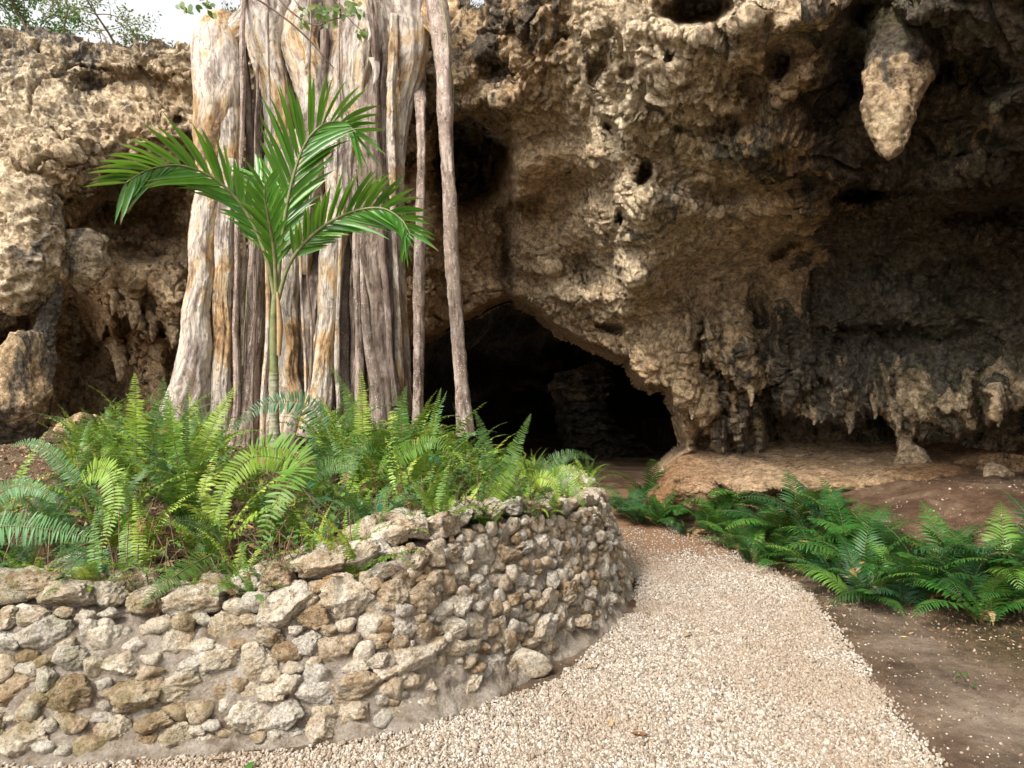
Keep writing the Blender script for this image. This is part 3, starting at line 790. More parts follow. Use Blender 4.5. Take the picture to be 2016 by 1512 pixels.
tag(b, 'dark brown boulder at the left edge under the dripstone mass', 'boulder')
for i, (px, py, d, r) in enumerate([(200,850,11.0,.34),(150,845,10.6,.28)]):
    b = lump('boulder', at(px, py, d), (r * 1.2, r, r * .75), 31 + i, M_ROCK, sub=5, attrs=(.35, .2, .3, .5))
    tag(b, ['mossy round boulder in the shade behind the left ferns', 'smaller mossy boulder beside the dark left boulder'][i], 'boulder')
SMALL = [(222,560,10.6,14,60,'narrow stalactite left of the rock curtain behind the trunks'),(262,585,10.4,18,62,'broad fluted stalactite at the middle of the left rock curtain'),
 (300,610,10.3,15,62,'long dark tipped stalactite right of the broad fluted one on the left cliff'),(340,640,10.2,16,46,'stubby stalactite nearest the big tan fig trunk'),(236,690,11.3,20,60,'brown stalactite low in the left recess above the ferns')]
for i, (px, py, d, r, h, lab) in enumerate(SMALL):
    d = cliff_depth(px, py - 18) + .05
    spindle('stalactite', [(px - 2, py - 18, d + .15, r * 1.4), (px, py, d + .1, r * .8), (px + 3, py + h * .5, d, r * .55), (px + 1, py + h * .85, d, r * .34), (px, py + h, d, 2)], 12 + i, lab, 'stalactite', attrs=(.4, .3, .4, .05), nseg=24, nrow=40)
RSM = [(1362,790,9.9,15,60),(1386,812,9.8,12,40),(1478,775,9.2,11,40),(1602,812,9.2,9,40),(1672,830,8.9,15,40),(1722,806,8.9,10,30),(1768,832,8.6,10,30),(1965,812,7.5,14,46)]
for i, (px, py, d, r, h) in enumerate(RSM):
    r *= .8 + .3 * (i % 3 == 0); d = cliff_depth(px, py - 34) 
    spindle('stalactite', [(px - 3, py - 50, d + .12, r * 1.5), (px - 1, py - 28, d + .06, r * 1.1), (px, py - 8, d + .06, r * .8), (px + 2, py + h * .3, d + .06, r * .45), (px, py + h * .6, d + .06, 2)], 42 + i,
            '%s small stalactite from the cave mouth along the lower edge of the right wall' % ['first', 'second', 'third', 'fourth', 'fifth', 'sixth', 'seventh', 'last'][i], 'stalactite', 'stalactites along the lower edge of the right wall', attrs=(.45, .2, .6, .2), nseg=20, nrow=30, flute=.8)
spindle('stalagmite_column', [(1768,790,9.2,40),(1774,822,9.1,26),(1780,848,9.05,17),(1786,875,9.0,15),(1792,895,8.95,24),(1796,915,8.9,34)], 61,
        'small waisted stone column between the rock ledge and the right shelter wall', 'rock column', attrs=(.35, .4, .5, .1), flute=.6)

# daylit broken rock under the hole in the chamber roof
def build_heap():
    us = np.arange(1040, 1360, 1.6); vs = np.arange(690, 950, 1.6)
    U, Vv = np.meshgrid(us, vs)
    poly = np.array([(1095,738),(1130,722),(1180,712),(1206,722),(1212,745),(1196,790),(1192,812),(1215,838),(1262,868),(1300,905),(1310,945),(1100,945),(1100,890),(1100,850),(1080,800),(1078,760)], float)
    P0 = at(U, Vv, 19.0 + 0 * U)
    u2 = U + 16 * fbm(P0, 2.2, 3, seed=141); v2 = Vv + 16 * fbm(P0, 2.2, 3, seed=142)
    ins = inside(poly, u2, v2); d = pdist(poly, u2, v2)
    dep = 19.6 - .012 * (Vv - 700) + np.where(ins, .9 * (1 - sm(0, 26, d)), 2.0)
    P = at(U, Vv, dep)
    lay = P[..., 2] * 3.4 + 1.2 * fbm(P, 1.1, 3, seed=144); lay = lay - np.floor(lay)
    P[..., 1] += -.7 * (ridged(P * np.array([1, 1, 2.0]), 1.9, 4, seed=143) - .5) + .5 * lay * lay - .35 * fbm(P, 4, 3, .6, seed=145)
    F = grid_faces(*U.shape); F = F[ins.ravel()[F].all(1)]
    o = mobj('rubble_slope', P.reshape(-1, 3), F, M_ROCK, attrs={'stain_shade': .55 + 1.6 * sm(780, 850, Vv).ravel(), 'rust': 0 * U.ravel(), 'pale': 1 - .8 * sm(800, 880, Vv).ravel(), 'moss': 0 * U.ravel()})  # top painted pale, foot black: fading light put into the colour
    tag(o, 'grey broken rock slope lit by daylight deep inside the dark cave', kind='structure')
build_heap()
# ------------------------------------------------------------------ ground, planter, ledge, path
WALL_PX = [(-620,1420),(-300,1468),(0,1484),(200,1474),(350,1462),(600,1446),(800,1420),(930,1372),(1040,1310),(1130,1262),(1190,1222),(1228,1180),(1240,1140),(1238,1090),(1230,1040),(1222,1000)]
def ground_pt(px, py):
    y = 1.6 * FPX / (py - 800.0)
    return np.array([(px - 1008) / FPX * y, y])
WB = np.array([ground_pt(*p) for p in WALL_PX[:13]] + [(1.05, 6.6), (1.02, 7.3), (.8, 7.9), (.45, 8.3), (.0, 8.5)])
TOP_S = [(-620,.78),(0,.71),(150,.66),(300,.59),(420,.67),(500,.72),(620,.78),(790,.83),(860,.91),(1030,.95),(1120,.92),(1190,.84),(1240,.82)]
BK = catmull(np.c_[WB, np.zeros(len(WB))], 900)[:, :2]
BKC = BK[::15]
_s = np.concatenate([[0], np.cumsum(np.linalg.norm(np.diff(BK, axis=0), axis=1))])
WLEN = _s[-1]
_px = 1008 + BK[:, 0] / BK[:, 1] * FPX
_iright = int(np.argmax(BK[:, 0]))
_top = np.where(np.arange(900) <= _iright, np.interp(_px, [a for a, b in TOP_S], [b for a, b in TOP_S]), .9)
_k = np.exp(-np.linspace(-2, 2, 31) ** 2); _k /= _k.sum(); _top = np.convolve(np.pad(_top, 15, 'edge'), _k, 'valid')
_tan = np.gradient(BK, axis=0); _tan /= np.linalg.norm(_tan, axis=1)[:, None]
_out = np.stack([_tan[:, 1], -_tan[:, 0]], 1)         # outward: towards the path

def wall_pt(s, h):
    """point of the wall's face: s metres along, h 0..1 of the height there; returns point, outward, tangent, height"""
    i = np.interp(s, _s, np.arange(900)); 
    b = np.stack([np.interp(i, np.arange(900), BK[:, k]) for k in (0, 1)], -1)
    o = np.stack([np.interp(i, np.arange(900), _out[:, k]) for k in (0, 1)], -1); o /= np.linalg.norm(o, axis=-1)[..., None]
    H = np.interp(i, np.arange(900), _top)
    lean = .20 * h + .10 * h * h
    return np.concatenate([b - o * lean[..., None], (H * h)[..., None]], -1), o, H

FERNLINE = np.array([(1.75, 11.5), (1.9, 10.2), (2.25, 8.2), (2.45, 6.6), (2.9, 5.3), (3.5, 4.7), (4.6, 4.2), (7, 3.6), (12, 2.8)])
def bank(X, Y):
    d = pdist(FERNLINE, X, Y, closed=False)
    side = (Y > np.interp(X, FERNLINE[:, 0], FERNLINE[:, 1])) & (X > 1.75) | (X > 12)
    side |= (X > np.interp(Y, FERNLINE[::-1, 1], FERNLINE[::-1, 0])) & (Y >= 2.8) & (Y < 11.5)
    d = np.where(side, d, -d)
    d = np.where(X < 5, d * sm(11.8, 9.8, Y), d)
    return np.where(d > 0, .62 * sm(0, 2.4, d) + .05 * np.clip(d, 0, 3), 0.0) - .02 * sm(0, 1, -d)

def ground_z(X, Y):
    P = np.stack([X, Y, 0 * X], -1)
    far = sm(60, 14, np.hypot(X, Y))
    return bank(X, Y) + (.03 * fbm(P, .8, 3, seed=91) + .010 * fbm(P, 6, 3, seed=92)) * far + .30 * sm(10, 15, Y) * (Y < 60)

EDGE_PX = [(1940,1650),(1845,1512),(1760,1400),(1700,1330),(1640,1240),(1600,1185),(1560,1150),(1500,1112),(1440,1086),(1400,1062),(1330,1040),(1270,1010),(1245,985)]
PE = np.array([ground_pt(*p) for p in EDGE_PX])
def path_mask(X, Y):
    """1 on the gravel"""
    P = np.stack([X, Y, 0 * X], -1)
    xr = np.interp(Y, PE[:, 1], PE[:, 0]) + .08 * fbm(P, 3, 3, seed=95) + .02 * fbm(P, 14, 2, seed=96)
    xr = np.where(Y < PE[0, 1], PE[0, 0] + .3 * (PE[0, 1] - Y) , xr)
    inn = sm(.07, -.07, X - xr)
    # bare soil washed out from under the wall near its right end
    bare = .16 * np.exp(-(((X - .22) / .38) ** 2 + ((Y - 4.25) / .55) ** 2)) + .03
    inn = inn * sm(.0, .09, pdist(BKC, X, Y, False) - bare - .05 * fbm(P, 6, 3, seed=97))
    return inn

def build_ground():
    xs = axis(-4.5, 7.5, -300, 300, .03, 1.12); ys = axis(1.9, 13, -260, 300, .035, 1.12)
    # let spacing grow freely outside
    def ax(a, b, lo, hi, st):
        c = list(np.arange(a, b, st)); s = st; x = a; L = []
        while x > lo: s *= 1.25; x -= s; L.append(x)
        s = st; x = b; R = [b]
        while x < hi: s *= 1.25; x += s; R.append(x)
        return np.array(L[::-1] + c + R)
    xs = ax(-4.5, 7.5, -300, 300, .04); ys = ax(1.9, 13, -300, 300, .045)
    X, Y = np.meshgrid(xs, ys)
    Z = ground_z(X, Y)
    P = np.stack([X, Y, Z], -1)
    bk = sm(.05, .5, bank(X, Y))
    P[..., 2] += bk * (.05 * fbm(P, 4, 4, seed=98) + .04 * (ridged(P, 2.2, 3, seed=99) - .5))
    rim = (1 - path_mask(X, Y)) * sm(12, 9, np.abs(Y))
    P[..., 2] += rim * .012
    dust = (1 - bk) * sm(1.2, 2.2, X + .15 * (5 - Y)) * (Y < 7)
    dust = dust * sm(.75, .05, np.abs(pdist(PE, X, Y, False) - .45 + .15 * fbm(P, 1.2, 3, seed=100)) * 1.1)
    near = sm(1.5, .3, pdist(FERNLINE, X, Y, False))
    dust = np.maximum(dust, .7 * sm(1.0, .6, X) * (Y < 6))
    mo = near * (1 - dust) * .9
    o = mobj('ground', P.reshape(-1, 3), grid_faces(*X.shape), M_SOIL, attrs={'dust': dust.ravel(), 'moss': mo.ravel()})
    tag(o, 'bare reddish brown earth rising to the rock on the right', kind='structure')
build_ground()

def build_path():
    xs = np.arange(-7, 3.4, .06); ys = np.concatenate([np.arange(-6, 2, .25), np.arange(2, 12.2, .06)])
    X, Y = np.meshgrid(xs, ys)
    m = path_mask(X, Y)
    Z = ground_z(X, Y) + .014 + .012 * fbm(np.stack([X, Y, 0 * X], -1), 2.5, 3, seed=101) - .05 * (1 - m)
    earth = sm(6.0, 7.6, Y + .5 * fbm(np.stack([X, Y, 0 * X], -1), 1.2, 3, seed=103))
    F = grid_faces(*X.shape); F = F[m.ravel()[F].max(1) > .02]
    P = np.stack([X, Y, Z], -1)
    o = mobj('gravel_path', P.reshape(-1, 3), F, M_BED, attrs={'earth': earth.ravel()})
    tag(o, 'pale gravel path curving past the wall to the cave', kind='structure')
build_path()

def make_scatter(name, mat, seed, n, flat):
    col = bpy.data.collections.new(name + '_shapes')
    for k in range(n):
        V, F = ico(2)
        g = np.random.default_rng(seed + k)
        nn = g.normal(size=(9, 3)); nn /= np.linalg.norm(nn, axis=1)[:, None]
        h = np.minimum(np.min(g.uniform(.62, 1.0, 9)[None] / np.clip(V @ nn.T, .15, None), axis=1), 1.15)
        me = mesh_data(name, V * h[:, None] * np.array([1, g.uniform(.7, .95), g.uniform(.75, 1.1) * flat]), F, mat, smooth=False)
        col.objects.link(bpy.data.objects.new(name + '_shape', me))
    ng = bpy.data.node_groups.new(name, 'GeometryNodeTree')
    ng.interface.new_socket('Geometry', in_out='INPUT', socket_type='NodeSocketGeometry')
    ng.interface.new_socket('Geometry', in_out='OUTPUT', socket_type='NodeSocketGeometry')
    N = ng.nodes; L = ng.links
    gi = N.new('NodeGroupInput'); go = N.new('NodeGroupOutput')
    ci = N.new('GeometryNodeCollectionInfo'); ci.inputs['Collection'].default_value = col; ci.inputs['Separate Children'].default_value = True; ci.inputs['Reset Children'].default_value = True
    iop = N.new('GeometryNodeInstanceOnPoints'); iop.inputs['Pick Instance'].default_value = True
    rv = N.new('FunctionNodeRandomValue'); rv.data_type = 'FLOAT_VECTOR'; rv.inputs[1].default_value = (6.28, 6.28, 6.28)
    ri = N.new('FunctionNodeRandomValue'); ri.data_type = 'INT'; ri.inputs[4].default_value = 0; ri.inputs[5].default_value = n - 1
    na = N.new('GeometryNodeInputNamedAttribute'); na.data_type = 'FLOAT'; na.inputs[0].default_value = 'size'
    st = N.new('GeometryNodeStoreNamedAttribute'); st.data_type = 'FLOAT'; st.domain = 'INSTANCE'; st.inputs['Name'].default_value = 'rnd'
    rf = N.new('FunctionNodeRandomValue'); rf.data_type = 'FLOAT'; rf.inputs[8].default_value = 5
    L.new(gi.outputs[0], iop.inputs['Points']); L.new(ci.outputs[0], iop.inputs['Instance'])
    L.new(rv.outputs[0], iop.inputs['Rotation']); L.new(ri.outputs[2], iop.inputs['Instance Index']); L.new(na.outputs[0], iop.inputs['Scale'])
    L.new(iop.outputs[0], st.inputs['Geometry'])
    L.new(rf.outputs[1], st.inputs['Value']); L.new(st.outputs[0], go.inputs[0])
    return col, ng
def scatter_instances(name, P, R, mat, label, seed, n=6, flat=.7):
    col, ng = make_scatter(name, mat, seed, n, flat)
    me = bpy.data.meshes.new(name); me.vertices.add(len(P)); me.vertices.foreach_set('co', P.astype(np.float32).ravel())
    at_ = me.attributes.new('size', 'FLOAT', 'POINT'); at_.data.foreach_set('value', R.astype(np.float32))
    o = obj(name, me); md = o.modifiers.new('scatter', 'NODES'); md.node_group = ng
    return tag(o, label, kind='stuff')
def pebble_instances():
    g = np.random.default_rng(8)
    pts, rad = [], []
    def scatter(n, x0, x1, y0, y1, r0, r1):
        x = g.uniform(x0, x1, n); y = g.uniform(y0, y1, n)
        i = path_mask(x, y) > g.uniform(.05, 1, n) ** 1.4
        # nothing under the planter
        q = np.array([ground_pt(*p) for p in WALL_PX[:13]])
        wy = np.interp(x, q[:11, 0], q[:11, 1]); i &= ~((x < .7) & (y > wy + .1)); i &= ~((x < 1.0) & (y > 5.3))
        i &= np.abs(x) < (y * .80 + .5)
        i &= (g.random(n) < sm(7.8, 5.8, y) + .06)
        x, y = x[i], y[i]
        r = g.uniform(r0, r1, len(x)) * np.where(g.random(len(x)) < .04, 1.7, 1)
        z = ground_z(x, y) + .016 + g.uniform(-.3, .55, len(x)) * r
        pts.append(np.stack([x, y, z], 1)); rad.append(r)
    scatter(105000, -2.7, 2.6, 2.25, 4.0, .006, .0108)
    scatter(80000, -1.5, 2.7, 4.0, 6.0, .0062, .0108)
    scatter(45000, .8, 2.7, 6.0, 9.0, .007, .011)
    # strays on the dirt right of the edge
    n = 260; y = g.uniform(2.5, 7, n); x = np.interp(y, PE[::1, 1], PE[::1, 0]) + np.abs(g.normal(0, .28, n))
    keep = x < np.interp(y, FERNLINE[::-1, 1], FERNLINE[::-1, 0]) + .2
    x, y = x[keep], y[keep]
    pts.append(np.stack([x, y, ground_z(x, y) + .012 + 0 * x], 1)); rad.append(g.uniform(.004, .009, len(x)))
    P = np.concatenate(pts); R = np.concatenate(rad)
    scatter_instances('gravel_stones', P, R, M_PEB, 'loose pale gravel covering the path', 200, 7)
pebble_instances()

def mat_crumb():
    t = NT('soil_crumb'); r = t.n('ShaderNodeAttribute', attribute_name='rnd', attribute_type='INSTANCER').outputs['Fac']
    return t.fin(t.ramp(r, [(0, (.06, .035, .022)), (.4, (.15, .095, .06)), (.75, (.25, .175, .12)), (.93, (.36, .28, .21)), (1, (.5, .43, .35))]), .95)
M_CRUMB = mat_crumb()
def crumbs():
    g = np.random.default_rng(14); pts, rad = [], []
    n = 42000; y = 2.2 + 10 * g.random(n) ** 1.6; x = g.uniform(-3, 7, n)
    bare_ = (path_mask(x, y) < .5) & (x < y * .82 + .4) & ~inside(MBX, x, y)
    x, y = x[bare_], y[bare_]
    cl = fbm(np.stack([x, y, 0 * x], -1), 1.4, 3, seed=161); k = g.random(len(x)) < sm(-.5, .35, cl) + .12; x, y = x[k], y[k]
    r = g.uniform(.002, .007, len(x)) * np.where(g.random(len(x)) < .05, 2.2, 1) * np.clip(y / 4, .8, 1.6)
    z = ground_z(x, y) + .012 + sm(.05, .5, bank(x, y)) * .0
    scatter_instances('soil_crumbs', np.stack([x, y, z], 1), r, M_CRUMB, 'crumbs of soil and small stones on the bare earth', 260)
    # planter
    n = 9000; y = g.uniform(3.4, 9, n); x = g.uniform(-7, 1, n); k = inside(MBX, x, y) & (pdist(BKC, x, y, False) > .36); x, y = x[k], y[k]
    z = mound_z(x[None], y[None])[0][0]
    scatter_instances('planter_crumbs', np.stack([x, y, z], 1), g.uniform(.004, .014, len(x)), M_CRUMB, 'crumbs of soil and small stones between the ferns of the planter', 280)

# planter soil behind the wall, rising to the trees
MBX = MB_ = np.concatenate([BKC, np.array([(-.3, 9.2), (-.5, 11), (-.2, 13.5), (-14, 13.5)]), ])
def mound_z(X, Y):
    P = np.stack([X, Y, 0 * X], -1)
    ins = inside(MB_, X, Y)
    d = pdist(BKC, X, Y, False)
    i = np.argmin(np.abs(X.ravel()[:, None] - BK[None, ::10, 0]) + np.abs(Y.ravel()[:, None] - BK[None, ::10, 1]), axis=1)
    H = _top[::10][i].reshape(X.shape) - .12
    z = H + (1.10 - H) * sm(.4, 4.5, d) + .06 * fbm(P, 1.3, 4, seed=110)
    z += .12 * sm(10, 12.5, Y) 
    # falls away towards the cave on the right
    edge = np.interp(Y, [8.2, 9.5, 11, 13.6], [.2, -.2, -.5, -.6])
    z = np.where(Y > 8.2, z * sm(.15, -.9, X - edge), z)
    return np.where(ins, z, -.3), ins, d
def build_mound():
    xs = np.arange(-13.5, 1.2, .07); ys = np.arange(3.0, 13.6, .07)
    X, Y = np.meshgrid(xs, ys)
    Z, ins, d = mound_z(X, Y)
    F = grid_faces(*X.shape)
    keep = (ins & (d > .34)).ravel()[F].all(1)
    o = mobj('planter_soil', np.stack([X, Y, Z], -1).reshape(-1, 3), F[keep], M_SOIL, attrs={'dust': np.full(X.size, .25), 'moss': np.full(X.size, .35)})
    tag(o, 'leaf-strewn soil held up by the rubble wall', kind='structure')
build_mound()
crumbs()

# stepped rock ledge on the right
def build_ledge():
    us = np.arange(1180, 2420, 3.2); vs = np.arange(862, 1085, 2.2)
    U, Vv = np.meshgrid(us, vs)
    LC = np.array([(1180,880,13),(1180,905,12.0),(1200,960,10.5),(1300,890,11.4),(1300,915,10.2),(1310,950,9.2),(1300,1000,9.4),(1400,880,11.2),(1400,912,10.0),(1400,940,9.0),(1440,965,8.6),(1400,1010,9.0),
      (1520,876,11.2),(1520,915,9.5),(1520,950,8.4),(1570,975,8.2),(1520,1020,8.8),(1620,880,10.8),(1620,915,9.3),(1640,955,8.0),(1640,1000,8.5),(1740,885,10.2),(1740,915,8.9),(1760,945,7.9),(1740,990,8.4),
      (1850,890,9.8),(1850,915,8.6),(1890,930,8.0),(1850,980,8.6),(1960,905,9.6),(1960,935,9.0),(1960,985,8.8),(1700,1060,8.0),(1500,1070,8.6),(1850,1060,8.0),(2016,1000,8.4),(2016,1070,7.8),(2400,900,8),(2400,1070,7),(1250,1070,9.8)], float)
    dep = rbf_fit(LC[:, :2] / 1000 * np.array([1, 3]), LC[:, 2], 1e-3)(np.stack([U.ravel() / 1000, Vv.ravel() * 3 / 1000], 1)).reshape(U.shape)
    P0 = at(U, Vv, dep)
    ed = np.interp(U + 10 * fbm(P0, 3, 3, seed=122), [1180,1240,1330,1400,1440,1500,1540,1600,1660,1720,1790,1850,1900,1930,2000], [925,922,930,940,962,970,962,990,966,972,958,952,940,925,935]) + 9 * fbm(P0, 5, 4, .6, seed=120)
    s = Vv - ed
    end = sm(1380, 1440, U) * (1 - sm(1885, 1925, U))
    dep = dep + .5 * sm(-2, 7, s) * np.exp(-np.clip(s, 0, None) / 70) * end
    P0 = at(U, Vv, dep)
    # bedding: thin broken layers
    zz = P0[..., 2] * 17 + 1.6 * fbm(P0, 1.6, 4, .6, seed=125)
    lay = (zz - np.floor(zz)); lay = sm(0, .25, lay) * (1 - .5 * lay)
    dep = dep - .10 * lay * sm(-10, 5, s) * end - .03 * (lay - .5) * (1 - sm(-10, 5, s))
    P = at(U, Vv, dep)
    N = normals(P); N[(N * (P - EYE)).sum(-1) > 0] *= -1
    P[..., 2] -= .5 * (1 - sm(1215, 1345, U))
    P = P + N * (.08 * fbm(P, 2, 4, seed=126) + .045 * (ridged(P * np.array([1, 1, 2.5]), 6, 4, seed=127) - .5) + .012 * fbm(P, 22, 3, .6, seed=128))[..., None]
    T = tint(U, Vv, np.array([(1250,930,.1,1,0,0),(1400,900,.2,.9,.2,0),(1450,940,.15,.7,.5,0),(1560,960,.2,.6,.5,.1),(1700,930,.2,.7,.45,0),(1850,930,.2,.9,.1,0),(1650,1000,.3,1,0,.5),(1500,1010,.4,.8,.1,.3),(1800,1000,.3,1,0,.7),(1960,930,.35,1,0,0),(1900,1040,.2,1,0,.1),(1560,885,.45,.5,.1,.1),(1300,890,.3,1,0,0)], float), 60)
    a = T.reshape(-1, 4)
    F = grid_faces(*U.shape); vv = Vv.ravel()[F].mean(1); uu = U.ravel()[F].mean(1)
    F = F[vv > np.interp(uu, [1180, 1235, 1250, 1300, 1345, 1400], [1200, 1200, 935, 914, 897, 872])]
    o = mobj('rock_ledge', P.reshape(-1, 3), F, M_ROCK, attrs={'stain_shade': a[:, 0], 'rust': a[:, 1], 'pale': a[:, 2], 'moss': a[:, 3]})
    tag(o, 'flat orange-tan rock ledge with crumbling layered front', kind='structure')
build_ledge()
b = lump('standing_stone', at(1962, 952, 7.9), (.15, .12, .27), 77, M_ROCK, sub=5, rough=.5, attrs=(.2, .7, .5, 0))
tag(b, 'small upright orange stone on the red earth at the right edge', 'rock')
for i, (px, py, d, r) in enumerate([(1935,905,8.9,.20),(1990,915,8.6,.24),(2010,985,7.6,.12)]):
    b = lump('rock', at(px, py, d), (r * 1.5, r, r * .6), 80 + i, M_ROCK, sub=5, attrs=(.3, .9, .1, 0))
    tag(b, ['flat rust coloured slab where the ledge meets the right wall', 'jagged rust coloured slab at the right edge above the upright stone', 'small reddish rock at the right edge below the upright stone'][i], 'rock')

# ------------------------------------------------------------------ rubble wall
wall = thing('stone_wall', 'low curved retaining wall of rough tan rubble in grey mortar in front of the ferns', 'wall', (BK[_iright][0], BK[_iright][1], 0))
WO = np.array(wall.location)
def build_core():
    ss = np.arange(0, WLEN, .02); hs = np.linspace(-.12, .90, 56)
    S, H = np.meshgrid(ss, hs)
    P, o, Ht = wall_pt(S, H)
    N = np.concatenate([o, np.zeros_like(S)[..., None]], -1)
    skirt = np.exp(-np.clip(H, 0, 1) / .08) * .08 * sm(-.6, .3, fbm(P, .9, 3, seed=131))
    P = P + N * (.045 * fbm(P, 3.5, 4, seed=130) + .035 * (ridged(P, 9, 4, seed=133) - .5) - .010 + skirt - .08 * sm(.72, .88, H))[..., None]
    # top: roll over backwards
    tops = []
    for q in (.03, .08, .16, .26, .36, .42):
        Q = P[-1] - N[-1] * q; Q[:, 2] = P[-1][:, 2] + .03 * math.sin(min(q / .2, 1) * math.pi) - (.0 if q < .4 else .2) - .03 * (q > .2)
        Q = Q + np.array([0, 0, 1.0]) * (.03 * fbm(Q, 5, 3, seed=134))[:, None]
        Q[:, 2] -= .05 + .10 * min(q / .1, 1)
        tops.append(Q)
    P = np.concatenate([P, np.array(tops)], 0)
    mobj('mortar', P.reshape(-1, 3) - WO, grid_faces(*P.shape[:2]), M_MORTAR, wall)
build_core()

def stone_shapes(n):
    res = []
    for k in range(n):
        V, F = ico(5)
        g = np.random.default_rng(300 + k)
        nn = g.normal(size=(15, 3)); nn /= np.linalg.norm(nn, axis=1)[:, None]
        h = np.min(g.uniform(.66, 1.0, 15)[None] / np.clip(V @ nn.T, .1, None), axis=1)
        P = V * np.minimum(h, 1.25)[:, None]
        S = P + k * 5.3
        P = P * (1 + .20 * fbm(S, 1.6, 4, .6)[:, None] + .20 * (ridged(S, 2.6, 4) - .5)[:, None] - .20 * np.clip(.42 - worley(S + .15 * fbm(S, 3, 2)[:, None], 3.0), 0, .42)[:, None] * sm(-.1, .3, fbm(S, 1.2, 2, seed=3))[:, None]
                  - .10 * np.clip(.4 - worley(S, 7.0), 0, .4)[:, None] + .03 * fbm(S, 9, 3, .6)[:, None])
        P /= np.abs(P).max(0)
        res.append(mesh_data('stone', P, F, M_STONE))
    return res
SHAPES = stone_shapes(16)

def build_stones():
    g = np.random.default_rng(17)
    # the part of the wall the photograph shows, plus a little of its left end
    i0 = int(np.argmin(np.abs(_px + 120))); s0 = _s[i0]; s1 = float(np.interp(1.0, [0, 1], [0, _s[min(_iright + 130, 899)]]))
    placed = []
    a0, a1 = s0, s1
    def size_at(s):
        return np.interp((s - a0) / (a1 - a0), [0, .25, .6, 1], [1.12, .98, .80, .66])
    def try_place(n, lo, hi, tries, gap=1.0):
        c = 0
        for _ in range(tries):
            if c >= n: break
            s = g.uniform(s0, s1); hh = g.uniform(.03, .97); Ht = float(np.interp(s, _s, _top)); z = hh * Ht
            a = g.uniform(lo, hi) * size_at(s); b_ = a * g.uniform(.5, .9)
            ok = True
            for (s2, z2, a2, b2, _h) in placed:
                if _h > 1.5: continue
                dx = (s - s2) / (a + a2); dz = (z - z2) / (b_ + b2)
                if dx * dx + dz * dz < gap: ok = False; break
            if ok: placed.append((s, z, a, b_, hh)); c += 1
    # coping first
    s = s0
    while s < s1:
        a = g.uniform(.085, .155) * size_at(s); Ht = float(np.interp(s + a, _s, _top)); b_ = a * g.uniform(.5, .72)
        placed.append((s + a, Ht - b_ * .45, a, b_, 1.0)); s += 2 * a * .9
    for row in (1, 2):
        s = s0
        while s < s1:
            a = g.uniform(.07, .14) * size_at(s); Ht = float(np.interp(s + a, _s, _top)); b_ = a * g.uniform(.5, .75)
            placed.append((s + a, Ht - b_ * .45 - .02, a, b_, 1.0 + row)); s += 2 * a * .92
    ncop = len(placed)
    try_place(45, .11, .15, 3000, .70); try_place(150, .075, .11, 16000, .58); try_place(300, .05, .075, 26000, .54); try_place(260, .032, .05, 16000, .54)
    placed2 = sorted(placed[ncop:], key=lambda q: -q[2])
    # beyond the left edge of the photograph the wall simply goes on
    inview, s0, s1 = len(placed), float(_s[int(np.argmin(np.abs(_px + 600)))]), s0
    s = s0
    while s < s1:
        a = g.uniform(.085, .155); Ht = float(np.interp(s + a, _s, _top)); placed.append((s + a, Ht - a * .28, a, a * .6, 1.0)); s += 1.8 * a
    n1 = len(placed)
    try_place(14, .11, .15, 800, .70); try_place(50, .075, .11, 3000, .58); try_place(90, .045, .075, 5000, .54)
    allp = placed[:ncop] + placed2
    big, rest = allp[:298], allp[298:] + placed[n1:] + placed[inview:n1]
    def place(k, q):
        s, z, a, b_, hh = q
        Ht = float(np.interp(s, _s, _top))
        P, o, _ = wall_pt(np.array([s]), np.array([min(z / Ht, 1.02)]))
        P = P[0]; P[2] = z; o = o[0]
        ang = math.atan2(o[1], o[0]) + math.pi / 2
        cop = k < ncop
        depth = a * g.uniform(.6, .95)
        offs = -.42 * depth + g.uniform(-.01, .03)
        loc = Vector((P[0] + o[0] * offs, P[1] + o[1] * offs, z))
        if cop: bk = .05 + (hh - 1) * .16 + g.uniform(0, .04); loc = Vector((P[0] - o[0] * bk, P[1] - o[1] * bk, z + .01)); depth = a * g.uniform(.9, 1.2)
        R0 = Matrix.Rotation(ang, 4, 'Z') @ Matrix.Rotation(g.uniform(-.2, .2), 4, 'Y') @ Matrix.Rotation(g.uniform(-.3, .1), 4, 'X')
        turn = Matrix.Rotation(math.pi / 2 * g.integers(0, 4), 4, 'X') @ Matrix.Rotation(math.pi * g.integers(0, 2), 4, 'Z')
        Sc = Matrix.Diagonal((a * 1.16, depth, b_ * 1.2, 1))
        return Matrix.Translation(loc - Vector(WO)) @ R0 @ Sc @ turn
    for k, q in enumerate(big):
        o = bpy.data.objects.new('stone', SHAPES[int(g.integers(0, len(SHAPES)))]); link(o); o.parent = wall
        o.matrix_local = place(k, q)
    VV, FF, nv, rv = [], [], 0, []
    V3, F3 = ico(3)
    for k, q in enumerate(rest):
        M = place(298 + k, q); gg = np.random.default_rng(900 + k)
        nn = gg.normal(size=(12, 3)); nn /= np.linalg.norm(nn, axis=1)[:, None]
        h = np.minimum(np.min(gg.uniform(.66, 1.0, 12)[None] / np.clip(V3 @ nn.T, .1, None), axis=1), 1.2)
        P = V3 * h[:, None] * (1 + .25 * fbm(V3 + k, 2, 4, .6)[:, None] + .2 * (ridged(V3 + k, 2.5, 3) - .5)[:, None]); rv.append(np.full(len(V3), (k * .618) % 1))
        A = np.array(M); VV.append(P @ A[:3, :3].T + A[:3, 3]); FF.append(F3 + nv); nv += len(V3)
    if VV:
        tag(mobj('small_stones', np.concatenate(VV), np.concatenate(FF), M_STONE, wall, attrs={'rv': np.concatenate(rv)}), kind='stuff')
    print('stones', len(placed), 'coping', ncop)
